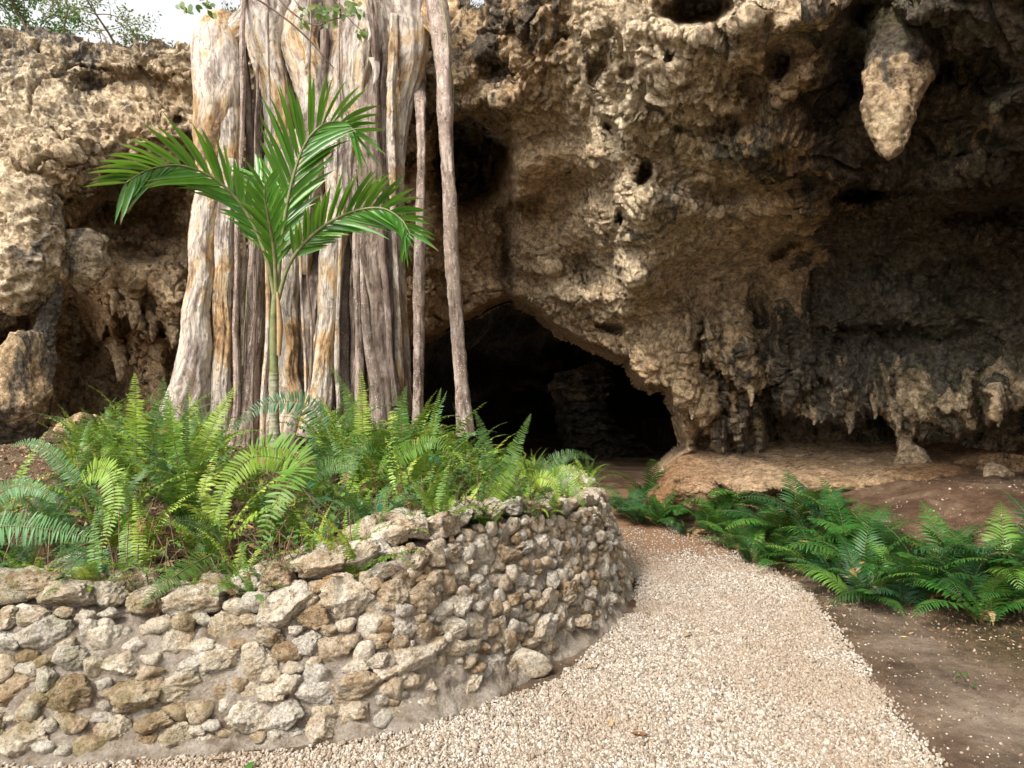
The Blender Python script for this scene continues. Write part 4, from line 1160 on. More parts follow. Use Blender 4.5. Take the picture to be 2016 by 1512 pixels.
build_stones()
# a few loose stones at the wall's foot
for i, (px, py, r, lab) in enumerate([(585,1432,.045,'small loose white stone on the gravel at the foot of the wall'),(1035,1318,.13,'large loose tan stone half sunk in the soil below the wall'),(775,1418,.03,'tiny grey loose stone where wall meets gravel')]):
    p = ground_pt(px, py)
    o = lump('loose_stone', (p[0], p[1], r * .45), (r, r * .8, r * .62), 400 + i, M_STONE, sub=4)
    tag(o, lab, 'stone')
# ------------------------------------------------------------------ strangler fig: roots and stems grown down the cliff
def stem(name, keys, mat, seed, parent=None, flute=.14, nseg=56, rows=None, flat=.8, lump_=.10, bark=1.0, origin=(0, 0, 0)):
    """keys = (px, py, depth, half width px)"""
    K = np.array(keys, float)
    C = at(K[:, 0], K[:, 1], K[:, 2]); R = K[:, 3] * K[:, 2] / FPX
    L = np.linalg.norm(np.diff(C, axis=0), axis=1).sum()
    rows = rows or int(max(30, L / .022))
    Q = catmull(np.c_[C, R], rows); C, R = Q[:, :3], np.maximum(Q[:, 3], .004)
    T, A, B = frames(C)
    th = np.linspace(0, 2 * math.pi, nseg, endpoint=False); ca, sa = np.cos(th), np.sin(th)
    N = A[:, None] * ca[None, :, None] + B[:, None] * sa[None, :, None]
    rm = R[:, None]
    z = np.linspace(0, L, rows)
    wob = np.stack([pn(np.stack([z * 1.3, z * 0 + seed, z * 0], -1)), pn(np.stack([z * 1.3, z * 0, z * 0 + seed + 3.3], -1)) * .5], -1)
    C = C + A * (wob[:, :1] * R[:, None] * (.38 if flute > .055 else .12)) + B * (wob[:, 1:] * R[:, None] * .3)
    q = np.stack([ca[None] * np.ones((rows, 1)), sa[None] * np.ones((rows, 1)), z[:, None] * np.ones((1, nseg))], -1)
    fl = ridged(q * np.array([1.1, 1.1, .22]) + seed * 1.9, 1.0, 2, seed=2) - .55
    f2 = fbm(q * np.array([1.0, 1.0, .9]) + seed * .7, 1.0, 3, seed=4)
    f3 = ridged(q * np.array([2.6, 2.6, .35]) + seed, 1.0, 2, seed=6) - .5
    P = C[:, None] + (A[:, None] * ca[None, :, None] + B[:, None] * (sa * flat)[None, :, None]) * rm[..., None] * (1 + flute * fl * 1.6 + lump_ * f2 + flute * .5 * f3)[..., None]
    pl = .012 * bark * (ridged(P * np.array([1, 1, .4]), 8, 3, seed=5) - .5) + .008 * bark * fbm(P, 20, 3, .6)
    # bark comes off in plates with a stepped edge; here and there a knot hole
    pf = fbm(q * np.array([.9, .9, .55]) + seed * 2.3, 1.6, 4, .6, seed=8); pl = pl + .010 * bark * sm(-.01, .03, pf) + .007 * bark * sm(.14, .17, pf)
    kn = worley(q * np.array([1, 1, .8]) + seed, 1.5, 5); pl = pl - .05 * np.exp(-(kn / .10) ** 2)
    P = P + N * (.9 * pl * np.minimum(1, rm / .05))[..., None]
    tc = np.stack([ca[None] * rm * np.ones_like(th)[None], sa[None] * rm, z[:, None] * np.ones((1, nseg))], -1)
    V = np.concatenate([P.reshape(-1, 3), C[:1], C[-1:]]); n = rows * nseg
    j = np.arange(nseg); j2 = (j + 1) % nseg
    F = [grid_faces(rows, nseg, True), np.concatenate([np.stack([j2, j, np.full(nseg, n)], -1), np.stack([j + n - nseg, j2 + n - nseg, np.full(nseg, n + 1)], -1)])]
    tcv = np.concatenate([tc.reshape(-1, 3), np.zeros((2, 3))])
    return mobj(name, V - np.asarray(origin), F, mat, parent, attrs={'tc': tcv * 1.0, 'seed': np.full(len(V), float(seed))})

FT = at(600, 860, 9.6)
fig = thing('fig_tree', 'massive strangler fig with many pale and brown root stems fused down the cliff', 'tree', FT)
STEMS = [
 # name, material, keys, flute, flat
 ('trunk', M_PALE, [(436,40,9.9,30),(428,90,9.7,44),(424,150,9.5,46),(428,200,9.4,44),(424,260,9.4,36),(412,330,9.4,28),(405,400,9.35,25),(400,480,9.3,24),(394,560,9.25,24),(388,640,9.2,27),(380,720,9.15,33),(368,800,9.1,44),(356,880,9.1,60)], .07, .75),
("trunk", M_DARK, [(650,-80,10.6,100),(650,20,10.6,95),(656,120,10.6,85),(664,220,10.6,70),(672,330,10.6,55),(680,450,10.6,44),(686,600,10.5,40),(690,750,10.5,44),(694,880,10.4,56)], .16, .3),
 ('limb', M_PALE, [(540,-10,10.0,46),(500,38,9.9,34),(462,66,9.8,30),(430,90,9.75,26)], .07, .8),
 ('stem', M_PALE, [(440,190,9.5,18),(448,230,9.4,24),(450,300,9.4,22),(445,400,9.4,18),(441,500,9.35,18),(437,600,9.3,17),(434,700,9.25,17),(434,790,9.2,19),(430,880,9.2,24)], .10, .8),
 ('stem', M_SPECK, [(512,150,9.85,10),(506,300,9.8,10),(502,430,9.6,12),(502,500,9.5,13),(499,580,9.4,16),(497,660,9.35,17),(492,740,9.3,19),(484,810,9.25,22),(474,880,9.2,28)], .06, .9),
 ('trunk', M_PALE, [(540,-60,9.9,60),(532,0,9.8,54),(524,60,9.7,40),(530,120,9.65,30),(540,180,9.6,27),(548,240,9.6,26),(556,320,9.6,26),(562,400,9.6,25),(566,480,9.55,24),(567,560,9.5,23),(564,640,9.45,23),(562,720,9.4,26),(562,800,9.3,33),(560,880,9.3,40)], .09, .8),
 ('trunk', M_PALE, [(606,-60,9.9,46),(600,20,9.8,40),(596,90,9.7,36),(606,150,9.6,34),(618,210,9.5,30),(616,280,9.4,31),(610,340,9.4,29),(602,400,9.4,24),(598,470,9.5,18),(594,540,9.6,14)], .10, .8),
 ('stem', M_DARK, [(600,200,10.1,20),(610,320,10.0,26),(612,420,9.9,24),(612,500,9.8,28),(608,580,9.7,30),(606,660,9.6,28),(602,740,9.6,24),(598,820,9.5,26),(596,880,9.5,30)], .16, .7),
 ('stem', M_DARK, [(648,-60,9.9,24),(652,20,9.85,22),(654,100,9.8,18),(656,180,9.8,15),(654,260,9.8,14),(650,330,9.7,14)], .14, .8),
 ('stem', M_PALE, [(668,60,9.75,10),(662,140,9.65,14),(664,200,9.5,18),(668,270,9.4,24),(668,340,9.35,25),(664,420,9.3,24),(658,490,9.3,23),(650,560,9.25,21),(645,630,9.2,20),(638,700,9.15,21),(630,780,9.1,25),(622,860,9.1,34)], .08, .8),
 ('stem', M_SPECK, [(684,200,9.75,12),(682,350,9.65,13),(680,470,9.5,12),(676,560,9.5,12),(672,640,9.4,13),(674,720,9.4,12),(682,800,9.35,15),(690,880,9.3,22)], .10, .9),
 ('trunk', M_PALE, [(716,-70,9.7,46),(712,0,9.6,38),(708,60,9.5,32),(704,120,9.45,31),(700,170,9.45,27),(704,220,9.5,20),(706,280,9.5,18)], .10, .75),
 ('stem', M_DARK, [(682,40,9.65,12),(688,110,9.65,12),(690,180,9.6,12),(690,260,9.5,12),(694,360,9.4,11),(697,460,9.4,9),(700,560,9.35,9),(703,660,9.3,10),(706,760,9.3,13),(708,850,9.3,16)], .10, .9),
 ('stem', M_DARK, [(736,-60,9.8,26),(730,30,9.7,22),(727,120,9.6,20),(728,220,9.45,22),(730,300,9.4,24),(732,380,9.35,26),(734,460,9.3,26),(736,540,9.25,26),(741,620,9.2,26),(750,690,9.15,27),(758,760,9.1,29),(764,840,9.1,36)], .14, .8),
 ('stem', M_PALE, [(752,-60,9.7,30),(750,10,9.6,24),(748,80,9.6,18),(745,160,9.6,15),(744,240,9.5,13),(746,320,9.5,12),(750,400,9.5,11)], .14, .85),
 ('stem', M_DARK, [(764,-60,9.7,18),(762,40,9.6,15),(760,130,9.55,15),(758,220,9.5,15),(760,320,9.45,14),(764,420,9.4,13),(768,520,9.4,13),(774,620,9.35,13),(784,720,9.3,15),(792,820,9.3,20)], .16, .8),
 ('limb', M_PALE, [(770,-60,9.8,50),(792,0,9.6,44),(806,50,9.5,38),(806,100,9.5,34),(800,150,9.55,28),(790,200,9.6,22),(784,260,9.65,17),(781,330,9.7,14),(780,400,9.7,12),(783,500,9.7,11),(788,600,9.7,12),(790,700,9.7,14),(792,800,9.7,18)], .14, .75),
 ('limb', M_PALE, [(800,-20,9.7,22),(828,14,9.5,20),(846,40,9.4,15),(862,64,9.3,10),(884,84,9.2,6)], .16, .5),
 ('root', M_SPECK, [(698,300,9.4,4),(700,420,9.25,6),(702,520,9.2,6),(706,640,9.1,6),(708,740,9.05,7),(712,830,9.0,8)], .05, 1),
 ('root', M_DARK, [(748,300,9.35,4),(752,430,9.2,5),(756,520,9.15,5),(764,620,9.1,5),(768,700,9.05,6),(780,800,9.0,8)], .05, 1),
 ('root', M_DARK, [(722,-40,9.3,5),(735,60,9.25,6),(740,160,9.3,6),(738,260,9.3,6),(742,380,9.25,6),(746,480,9.2,5),(750,640,9.15,4),(756,820,9.0,5)], .05, 1),
 ('root', M_DARK, [(470,60,9.8,10),(482,150,9.75,8),(490,240,9.7,7),(494,340,9.7,6),(497,440,9.6,6),(492,600,9.5,5),(486,800,9.3,6)], .05, 1),
 ('root', M_SPECK, [(712,440,9.25,4),(716,560,9.1,5),(722,640,9.05,7),(730,700,9.0,9),(742,770,8.95,11),(748,850,8.9,14)], .05, 1),
 ('stem', M_DARK, [(574,60,9.9,16),(576,180,9.8,18),(580,300,9.8,18),(584,420,9.8,16),(588,560,9.8,14)], .12, .8),
 ('stem', M_DARK, [(634,300,10.0,20),(640,450,9.9,20),(642,600,9.8,18),(644,740,9.7,18),(650,880,9.6,20)], .12, .8),
 ('stem', M_DARK, [(716,300,10.0,22),(720,450,9.9,22),(722,600,9.8,22),(726,740,9.7,22),(730,880,9.6,24)], .12, .8),
 ('stem', M_PALE, [(520,880,9.3,18),(524,760,9.5,13),(528,640,9.7,12),(530,500,9.85,12),(532,360,9.95,12)], .1, .8),
 ('root', M_DARK, [(640,60,9.6,7),(636,160,9.55,8),(640,250,9.5,9),(642,330,9.5,8),(640,420,9.5,8),(642,520,9.5,8),(646,600,9.5,8),(650,740,9.4,8),(652,860,9.2,10)], .1, 1),
 ('root', M_PALE, [(776,30,9.3,8),(772,120,9.3,8),(770,200,9.3,7),(772,300,9.3,7),(775,400,9.3,6),(779,520,9.3,6),(784,660,9.25,6),(790,820,9.1,7)], .08, 1),
]
g = np.random.default_rng(57)
for k in range(13):                                              # thin strands hanging over and between the stems
    x0 = g.uniform(478, 800); dx = g.normal(0, 12); d0 = 9.25 + .25 * g.random(); y0 = g.choice([-60, -60, 60, 200, 320]); r0 = g.uniform(2.2, 5.5)
    ys_ = np.linspace(y0, 880, 9)
    STEMS.append(('root', [M_DARK, M_SPECK, M_PALE][k % 3], [(x0 + dx * q + g.normal(0, 3.5), y_, (d0 + .5 if j == 0 else d0) - .25 * q, r0 * (.6 + .4 * q) * g.uniform(.85, 1.15)) for j, (y_, q) in enumerate(zip(ys_, np.linspace(0, 1, 9)))], .05, 1))
for i, (nm, mt, ks, fl, ft) in enumerate(STEMS):
    o = stem(nm, ks, mt, i + 1, fig, fl, origin=FT, flat=ft, nseg=28 if nm == 'root' else 96)
# slabs of loose bark
for i, (px, py, d, w_, h) in enumerate([(735,140,9.25,10,26),(868,70,9.1,12,40),(880,120,9.2,8,30),(640,300,9.2,12,14),(724,62,9.25,8,20),(600,110,9.3,8,26),(455,330,9.1,8,18)]):
    g = np.random.default_rng(60 + i); n = 9
    t_ = np.linspace(0, 1, n)
    C = at(px + 6 * np.sin(t_ * 3) , py + h * (t_ - .5) * 2, d - .08 * t_ ** 2)
    wd = w_ * d / FPX * (1 - .8 * t_) ; side = np.array([math.cos(g.uniform(-.6, .6)), .3, 0])
    P = np.stack([C - side * wd[:, None], C + np.array([0, -.02, 0]), C + side * wd[:, None]], 1)
    P2 = P + np.array([0, .012, 0]); V = np.concatenate([P.reshape(-1, 3), P2.reshape(-1, 3)]) - FT
    F = grid_faces(n, 3); mobj('bark_flake', V, np.concatenate([F, F + n * 3]), M_PALE, fig, attrs={'tc': V, 'seed': np.full(len(V), 3.0)})

o = stem('aerial_root', [(822,130,10.4,12),(827,180,9.7,11),(829,240,9.3,8.5),(829,300,9.0,7.5),(828,400,8.85,8),(826,500,8.8,9.5),(825,600,8.75,9),(824,700,8.7,9),(823,800,8.6,9),(822,880,8.6,11)], M_SPECK, 40, None, .03, nseg=24, flat=1)
tag(o, 'thin straight aerial root hanging just right of the fused fig trunks', 'aerial root', 'aerial roots hanging free of the fig')
o = stem('aerial_root', [(852,-30,9.5,20),(862,30,9.3,19),(869,80,9.0,18),(872,130,8.8,15),(875,200,8.6,14),(880,300,8.5,12),(886,400,8.45,12),(890,500,8.4,12.5),(897,600,8.35,13),(904,700,8.3,13),(911,780,8.25,14),(916,860,8.2,18)], M_SPECK, 41, None, .04, nseg=28, flat=1)
tag(o, 'thicker brown aerial root standing alone before the cave, flaking at the top', 'aerial root', 'aerial roots hanging free of the fig')

# ------------------------------------------------------------------ blades and fronds
def strip(C, S, W, up=None, fold=0.0):
    """leaf strip: centre line C (n,3), side vectors S (n,3), half widths W (n)"""
    L = C - S * W[:, None]; R = C + S * W[:, None]
    if fold and up is not None:
        L = L + up * (fold * W)[:, None]; R = R + up * (fold * W)[:, None]
    return L, R

def frond_mesh(C, W, npair, pinna_w, up, droop=.25, sweep=.35, vee=.15, seed=0, rw=.004, taper=(.35, 1.0), ruffle=.12, mat=None, name='frond', lobes=3, ret=False):
    """C rachis (n,3); W half-span in metres; pinnae as narrow three-step blades on both sides"""
    g = np.random.default_rng(seed)
    n = 40; Q = catmull(C, n)
    T = np.gradient(Q, axis=0); T /= np.linalg.norm(T, axis=1)[:, None] + 1e-9
    up = np.asarray(up, float)
    if up.ndim == 1: up = np.repeat(up[None], n, 0)
    S = np.cross(T, up); S /= np.linalg.norm(S, axis=1)[:, None] + 1e-9
    U = np.cross(S, T)
    t0 = .10
    ts = np.linspace(t0, .995, npair)
    i = ts * (n - 1); a = np.floor(i).astype(int); a = np.clip(a, 0, n - 2); f = (i - a)[:, None]
    def lp(X): return X[a] * (1 - f) + X[a + 1] * f
    B, Tt, St, Ut = lp(Q), lp(T), lp(S), lp(U)
    prof = np.minimum(1, taper[0] + (ts - t0) * 3.5) * np.clip((1 - ts) / .55, 0, 1) ** .75
    prof = np.maximum(prof, .06)
    V, F4, F3 = [], [], []; nv = 0
    vs = []
    for sgn in (-1, 1):
        jit = g.normal(0, ruffle, (npair, 1)); ln = W * prof * g.uniform(.88, 1.08, npair)
        D = St * sgn * (1 - .25 * jit) + Tt * (sweep + jit * .8) + Ut * (vee + g.normal(0, ruffle, (npair, 1)))
        D /= np.linalg.norm(D, axis=1)[:, None]
        wdir = Tt + Ut * g.normal(0, ruffle * 1.2, (npair, 1)); wdir -= D * (wdir * D).sum(1)[:, None]; wdir /= np.linalg.norm(wdir, axis=1)[:, None]
        hw = (pinna_w * (.35 + .65 * prof))[:, None]
        dr = np.array([0, 0, -1.0]) * .7 - Ut * .3
        for k, (q, ww) in enumerate([(0, .55), (.35, 1.0), (.75, .7)]):
            c = B + D * (ln * q)[:, None] + dr * (droop * ln * q * q)[:, None]
            V += [c - wdir * hw * ww, c + wdir * hw * ww]
        V += [B + D * ln[:, None] + dr * (droop * ln)[:, None]]
    # layout: per side 7 blocks of npair vertices
    V = np.concatenate(V); m = np.arange(npair)
    F4, F3 = [], []
    for sgn in (0, 1):
        o0 = sgn * 7 * npair
        for k in (0, 1):
            b0 = o0 + 2 * k * npair
            q = np.stack([b0 + m, b0 + npair + m, b0 + 3 * npair + m, b0 + 2 * npair + m], -1); F4.append(q)
        F3.append(np.stack([o0 + 4 * npair + m, o0 + 5 * npair + m, o0 + 6 * npair + m], -1))
    base = len(V)
    # rachis: three sided
    th = np.array([0, 2.1, 4.2]); r = (rw * (1 - .8 * np.linspace(0, 1, n)))[:, None, None]
    Rr = Q[:, None] + (S[:, None] * np.cos(th)[None, :, None] + U[:, None] * np.sin(th)[None, :, None]) * r
    V = np.concatenate([V, Rr.reshape(-1, 3)]); F4.append(grid_faces(n, 3, True) + base)
    rach = np.zeros(len(V)); rach[base:] = .8
    if ret: return V, [np.concatenate(F4), np.concatenate(F3)], rach
    return mesh_data(name, V, [np.concatenate(F4), np.concatenate(F3)], mat, attrs={'rach': rach})

def arc(L, rise, bend, n=9, twist=0.0):
    """rachis leaving the origin at angle rise above the ground and bending over by bend (radians)"""
    t = np.linspace(0, 1, n); a = rise - bend * t ** 1.4
    st = L / (n - 1)
    x = np.concatenate([[0], np.cumsum(np.cos(a[:-1]) * st)]); z = np.concatenate([[0], np.cumsum(np.sin(a[:-1]) * st)])
    y = twist * L * t ** 2
    return np.stack([x, y, z], 1)

def shapes(kind, mat, n):
    out_ = []
    for k in range(n):
        g = np.random.default_rng(500 + k + (77 if kind == 'palmy' else 0))
        if kind == 'sword':
            L = g.uniform(.8, 1.0); C = arc(L, g.uniform(1.05, 1.45), g.uniform(.7, 2.3), twist=g.uniform(-.25, .25))
            out_.append(frond_mesh(C, g.uniform(.062, .095), int(g.integers(32, 40)), .0115, np.array([-.35, 0, 1.0]), .35, .25, g.uniform(.0, .3), 600 + k, .005, mat=mat, ruffle=.18, taper=(.5, 1)))
        else:
            L = g.uniform(.85, 1.05); C = arc(L, g.uniform(.95, 1.45), g.uniform(1.1, 2.0), twist=g.uniform(-.15, .15))
            out_.append(frond_mesh(C, g.uniform(.19, .26), int(g.integers(26, 32)), .012, np.array([-.5, 0, 1.0]), g.uniform(.35, .6), .75, g.uniform(.15, .35), 700 + k, .006, mat=mat, ruffle=.07, taper=(.7, 1)))
    return out_
SWORD = shapes('sword', M_FERN, 14); SWORDB = [m.copy() for m in SWORD[:8]]
for m in SWORDB: m.materials.clear(); m.materials.append(M_FERNB)
PALMY = shapes('palmy', M_RFERN, 12)
PALMYD = [m.copy() for m in PALMY[:6]]
M_RDARK = mat_leaf('deep_fern_green', [(.012, .05, .018), (.022, .085, .03), (.04, .13, .04)], .4, .5, .2, .03)
for m in PALMYD: m.materials.clear(); m.materials.append(M_RDARK)
DRYF = [m.copy() for m in SWORD[:5]]
for m in DRYF: m.materials.clear(); m.materials.append(M_DRY)

def fern(loc, size, nf, label, group, meshes, seed, name='sword_fern', spread=1.0, drys=1):
    g = np.random.default_rng(seed)
    t = thing(name, label, 'fern', loc, group)
    a0 = g.uniform(0, 6.28)
    for k in range(nf):
        dry = k < drys
        me = (DRYF if dry else meshes)[int(g.integers(0, len(DRYF if dry else meshes)))]
        o = bpy.data.objects.new('dead_frond' if dry else 'frond', me); link(o); o.parent = t
        s = size * g.uniform(.65, 1.08) * (.7 if dry else 1)
        o.rotation_euler = (g.normal(0, .12), g.normal(.0, .18) - (1 - spread) * .4 + (.35 if dry else 0), a0 + k * 2.4 + g.normal(0, .3))
        o.location = (g.normal(0, .025), g.normal(0, .025), 0)
        o.scale = (s, s, s)
    return t

def hero(parent, path, hw, seed, mat=M_FERN, npair=46, up=(0, -1, .25), pw=None, droop=.15, name='frond', sweep=.22, ruffle=.12):
    """a frond that can be told apart in the photograph: path = (px, py, depth) base to tip, hw = half width px"""
    K = np.array(path, float); C = at(K[:, 0], K[:, 1], K[:, 2]) - np.array(parent.location)
    W = hw * K[:, 2].mean() / FPX
    L = np.linalg.norm(np.diff(C, axis=0), axis=1).sum()
    me = frond_mesh(C, W, npair, pw or L / npair * .40, np.array(up, float), droop, sweep, .12, seed, .005, mat=mat, ruffle=ruffle, taper=(.6, 1), name=name)
    return obj(name, me, parent)

def mz(x, y):
    z, _, _ = mound_z(np.array([[x]], float), np.array([[y]], float))
    return float(z[0, 0])
def on_mound(px, d):
    p = at(px, 900, d); z = mz(p[0], p[1])
    return np.array([p[0], p[1], max(z, .6)])

G_L = 'sword ferns growing in the planter behind the rubble wall'
# plants whose own fronds stand out, each with those fronds
HERO = [
 (268, 5.6, .62, 9, 'tall upright sword fern left of the big tan trunk, its longest frond straight up', [([(268,930,5.6),(268,860,5.55),(267,790,5.5),(265,735,5.5)],31,1),([(285,920,5.6),(300,860,5.6),(318,800,5.6),(322,742,5.6)],28,1),([(255,930,5.5),(235,900,5.4),(215,880,5.3),(200,900,5.2)],24,1)]),
 (372, 5.4, .6, 9, 'dense sword fern at the big tan trunk foot with one narrow edge-on frond', [([(372,930,5.4),(366,860,5.35),(368,790,5.3),(374,736,5.3)],9,1),([(390,920,5.5),(410,860,5.5),(440,800,5.6),(466,758,5.7)],22,1),([(360,940,5.4),(345,880,5.35),(338,830,5.3),(330,770,5.3)],22,1)]),
 (580, 4.6, .5, 5, 'sword fern with a large bright drooping frond near the middle of the planter', [([(470,900,5.0),(520,880,4.9),(575,895,4.7),(590,920,4.5),(556,965,4.3),(525,1030,4.2),(503,1104,4.15)],48,1),([(620,920,4.8),(560,905,4.7),(500,900,4.6),(455,940,4.5),(425,1000,4.4),(420,1060,4.3)],30,1),([(590,960,4.7),(640,920,4.7),(700,915,4.7),(720,930,4.7)],22,1)]),
 (215, 4.3, .45, 5, 'sword fern with a long pale frond hanging down near the left end of the planter', [([(150,960,4.6),(185,925,4.5),(216,930,4.35),(225,990,4.25),(210,1050,4.15),(190,1110,4.05)],30,1),([(160,960,4.6),(110,900,4.6),(60,870,4.6),(20,880,4.6)],20,2)]),
 (60, 3.9, .4, 4, 'blue-green sword fern with one broad frond lying level at the left edge', [([(-60,1050,3.8),(10,1036,3.8),(80,1040,3.8),(150,1052,3.8),(195,1064,3.8)],38,2),([(-40,1000,4.0),(20,960,4.0),(70,960,4.0),(110,990,3.9)],24,2)]),
 (170, 3.55, .28, 4, 'small dark sword fern leaning over the wall stones near the left end', [([(190,1080,3.8),(160,1095,3.7),(140,1120,3.6),(150,1160,3.55)],30,2),([(200,1080,3.8),(200,1110,3.7),(185,1150,3.6)],26,2),([(170,1070,3.8),(130,1090,3.7),(110,1120,3.6)],22,2)]),
 (390, 3.6, .24, 3, 'small bright sword fern draped over the top of the wall left of centre', [([(420,1090,3.8),(390,1105,3.7),(350,1130,3.55),(310,1160,3.45),(278,1196,3.4)],32,1),([(500,1128,3.6),(470,1138,3.55),(440,1150,3.5),(415,1176,3.45)],18,1)]),
 (420, 4.2, .35, 4, 'low yellow-green sword fern arching to the left above the wall', [([(440,1075,4.2),(410,1040,4.2),(365,1025,4.15),(318,1032,4.1)],22,1),([(430,1110,4.1),(430,1080,4.1),(400,1075,4.0),(372,1100,4.0)],18,1)]),
 (700, 5.4, .55, 6, 'sword fern with a light yellow frond hanging in front, below the grey fig stems', [([(760,880,5.3),(735,865,5.2),(705,880,5.1),(690,915,5.0),(672,965,4.9)],27,1),([(705,900,5.4),(700,830,5.4),(680,770,5.4),(650,720,5.4)],16,1),([(715,900,5.4),(714,840,5.4),(712,780,5.4),(711,728,5.4)],20,1),([(740,930,5.2),(790,895,5.1),(850,870,5.0),(900,900,5.0)],24,1)]),
 (640, 6.0, .6, 6, 'grey-green sword fern with a long frond arching left in front of the palm', [([(650,860,6.0),(610,800,6.0),(560,790,5.95),(505,805,5.9),(455,850,5.8)],28,2)]),
 (850, 5.4, .5, 7, 'bright sword fern before the thin aerial root with a narrow upright frond', [([(836,930,5.4),(845,870,5.4),(856,815,5.4),(868,764,5.4)],13,1),([(850,930,5.3),(810,890,5.2),(770,895,5.1),(745,930,5.0)],20,1),([(800,900,5.3),(790,850,5.3),(790,800,5.3),(800,760,5.3)],22,1)]),
 (1000, 4.8, .5, 6, 'sword fern with a broad bright frond pointing up against the dark cave', [([(975,985,4.8),(995,930,4.8),(1020,870,4.8),(1045,815,4.8)],20,1),([(930,1040,4.5),(960,990,4.5),(1000,940,4.5),(1035,895,4.5)],24,1),([(980,960,4.8),(960,900,4.8),(950,850,4.8),(935,810,4.8)],20,1)]),
 (1080, 4.9, .45, 6, 'light green sword fern spilling over the right end of the wall', [([(1040,960,4.9),(1080,915,4.9),(1125,893,4.9),(1168,905,4.9)],20,1),([(1050,970,4.9),(1090,935,4.85),(1130,925,4.8),(1165,945,4.8)],18,1),([(1060,965,4.8),(1100,945,4.7),(1135,965,4.65),(1150,1000,4.6)],24,1),([(1040,960,4.8),(1060,940,4.7),(1090,950,4.6),(1100,990,4.55)],20,1)]),
]
for i, (px, d, sz, nf, lab, hs) in enumerate(HERO):
    t = fern(on_mound(px, d), sz * 1.25, nf + 3, lab, G_L, SWORDB if hs[0][2] == 2 else SWORD, 1000 + i)
    for j, (path, hw, m) in enumerate(hs):
        hero(t, path, hw, 1100 + i * 9 + j, M_FERN if m == 1 else M_FERNB, up=(.2 * (j % 2), -1, .3), droop=.18)
# the rest of the thicket, told by where each stands
g = np.random.default_rng(33)
ZONES = [('near the left edge', -999, 120), ('left of the upright ferns', 120, 250), ('below the big tan trunk', 250, 420), ('around the palm foot', 420, 620), ('below the grey fig stems', 620, 790), ('before the free aerial roots', 790, 930), ('at the dark cave', 930, 2000)]
cand = []
for _ in range(5000):
    y = g.uniform(3.5, 8.2); x = g.uniform(-1.15 * y, 1.0)
    P1 = (np.array([x]), np.array([y]))
    if not inside(MB_, *P1)[0]: continue
    dd = pdist(BKC, *P1, False)[0]
    if dd < .30: continue
    px = 1008 + x / y * FPX
    if px < -120 and g.random() < .5: continue
    if px < 150 and 5.0 < y: continue                       # bare litter at the far left
    if 440 < px < 640 and y > 6.2: continue                 # open ground round the palm
    if 200 < px < 400 and dd < .7: continue
    sp = .30 if dd < .9 else .37
    if all((x - a) ** 2 + (y - b) ** 2 > sp * sp for a, b, _, _ in cand): cand.append((x, y, px, dd))
ORD = ['first', 'second', 'third', 'fourth', 'fifth', 'sixth', 'seventh', 'eighth', 'ninth', 'tenth', 'eleventh', 'twelfth', 'thirteenth', 'fourteenth', 'fifteenth', 'sixteenth', 'seventeenth', 'eighteenth', 'nineteenth', 'twentieth']
def zone_row(c):
    x, y, px, dd = c
    return [z for z in ZONES if z[1] <= px < z[2]][0][0], ('along the wall' if dd < .7 else 'at the front' if y < 4.9 else 'in mid planter' if y < 6.2 else 'at the back')
KEYS = {}
for c in sorted(cand, key=lambda c: c[2]): KEYS.setdefault(zone_row(c), []).append(c)
for k, c in enumerate(cand):
    x, y, px, dd = c
    s = .92 + .08 * math.sin(k * 2.1)
    if dd < .7: s = .50 + .2 * dd
    elif dd < 1.2: s = .72
    if px < 230: s *= .82
    if px > 950: s *= .8
    if 640 < px < 900 and dd > .8: s *= 1.15
    if 430 < px < 640: s *= .72
    zl, rn = zone_row(c); mates = KEYS[(zl, rn)]
    blue = (px < 220 and k % 2) or k % 14 == 5
    lab = '%s sword fern %s, %s' % ('blue-green' if blue else 'green', rn, zl)
    if len(mates) > 1: lab += ', %s from the left' % ORD[min(mates.index(c), 19)]
    fern((x, y, mz(x, y) - .02), s * g.uniform(.9, 1.12), 13, lab, G_L, SWORDB if blue else SWORD, 2000 + k, drys=1 + (k % 2))
print('ferns', len(cand))

# ------------------------------------------------------------------ right-hand ferns
G_R = 'glossy arching ferns along the right side of the path'
RF = [(1232,1010,9.6,.62),(1275,985,9.9,.66),(1300,1030,9.0,.6),(1255,1045,9.2,.42),(1345,1000,9.3,.72),(1395,1040,8.4,.62),(1350,1055,8.4,.42),(1430,1020,8.7,.72),(1455,1085,7.5,.58),(1500,1060,7.7,.74),(1560,1065,7.3,.8),(1530,1120,6.7,.66),
      (1610,1080,7.0,.78),(1600,1130,6.3,.62),(1665,1110,6.4,.78),(1640,1150,6.0,.5),(1720,1120,6.2,.76),(1710,1165,5.7,.62),(1770,1150,5.8,.7),(1810,1180,5.4,.66),(1860,1150,5.7,.7),(1900,1190,5.2,.66),(1960,1170,5.3,.66),(2010,1190,5.0,.66),(2060,1160,5.2,.7),(1620,1030,7.8,.55),(1700,1205,5.5,.55),(1790,1215,5.3,.6),(1935,1225,4.95,.6),(1480,1110,6.9,.45)]
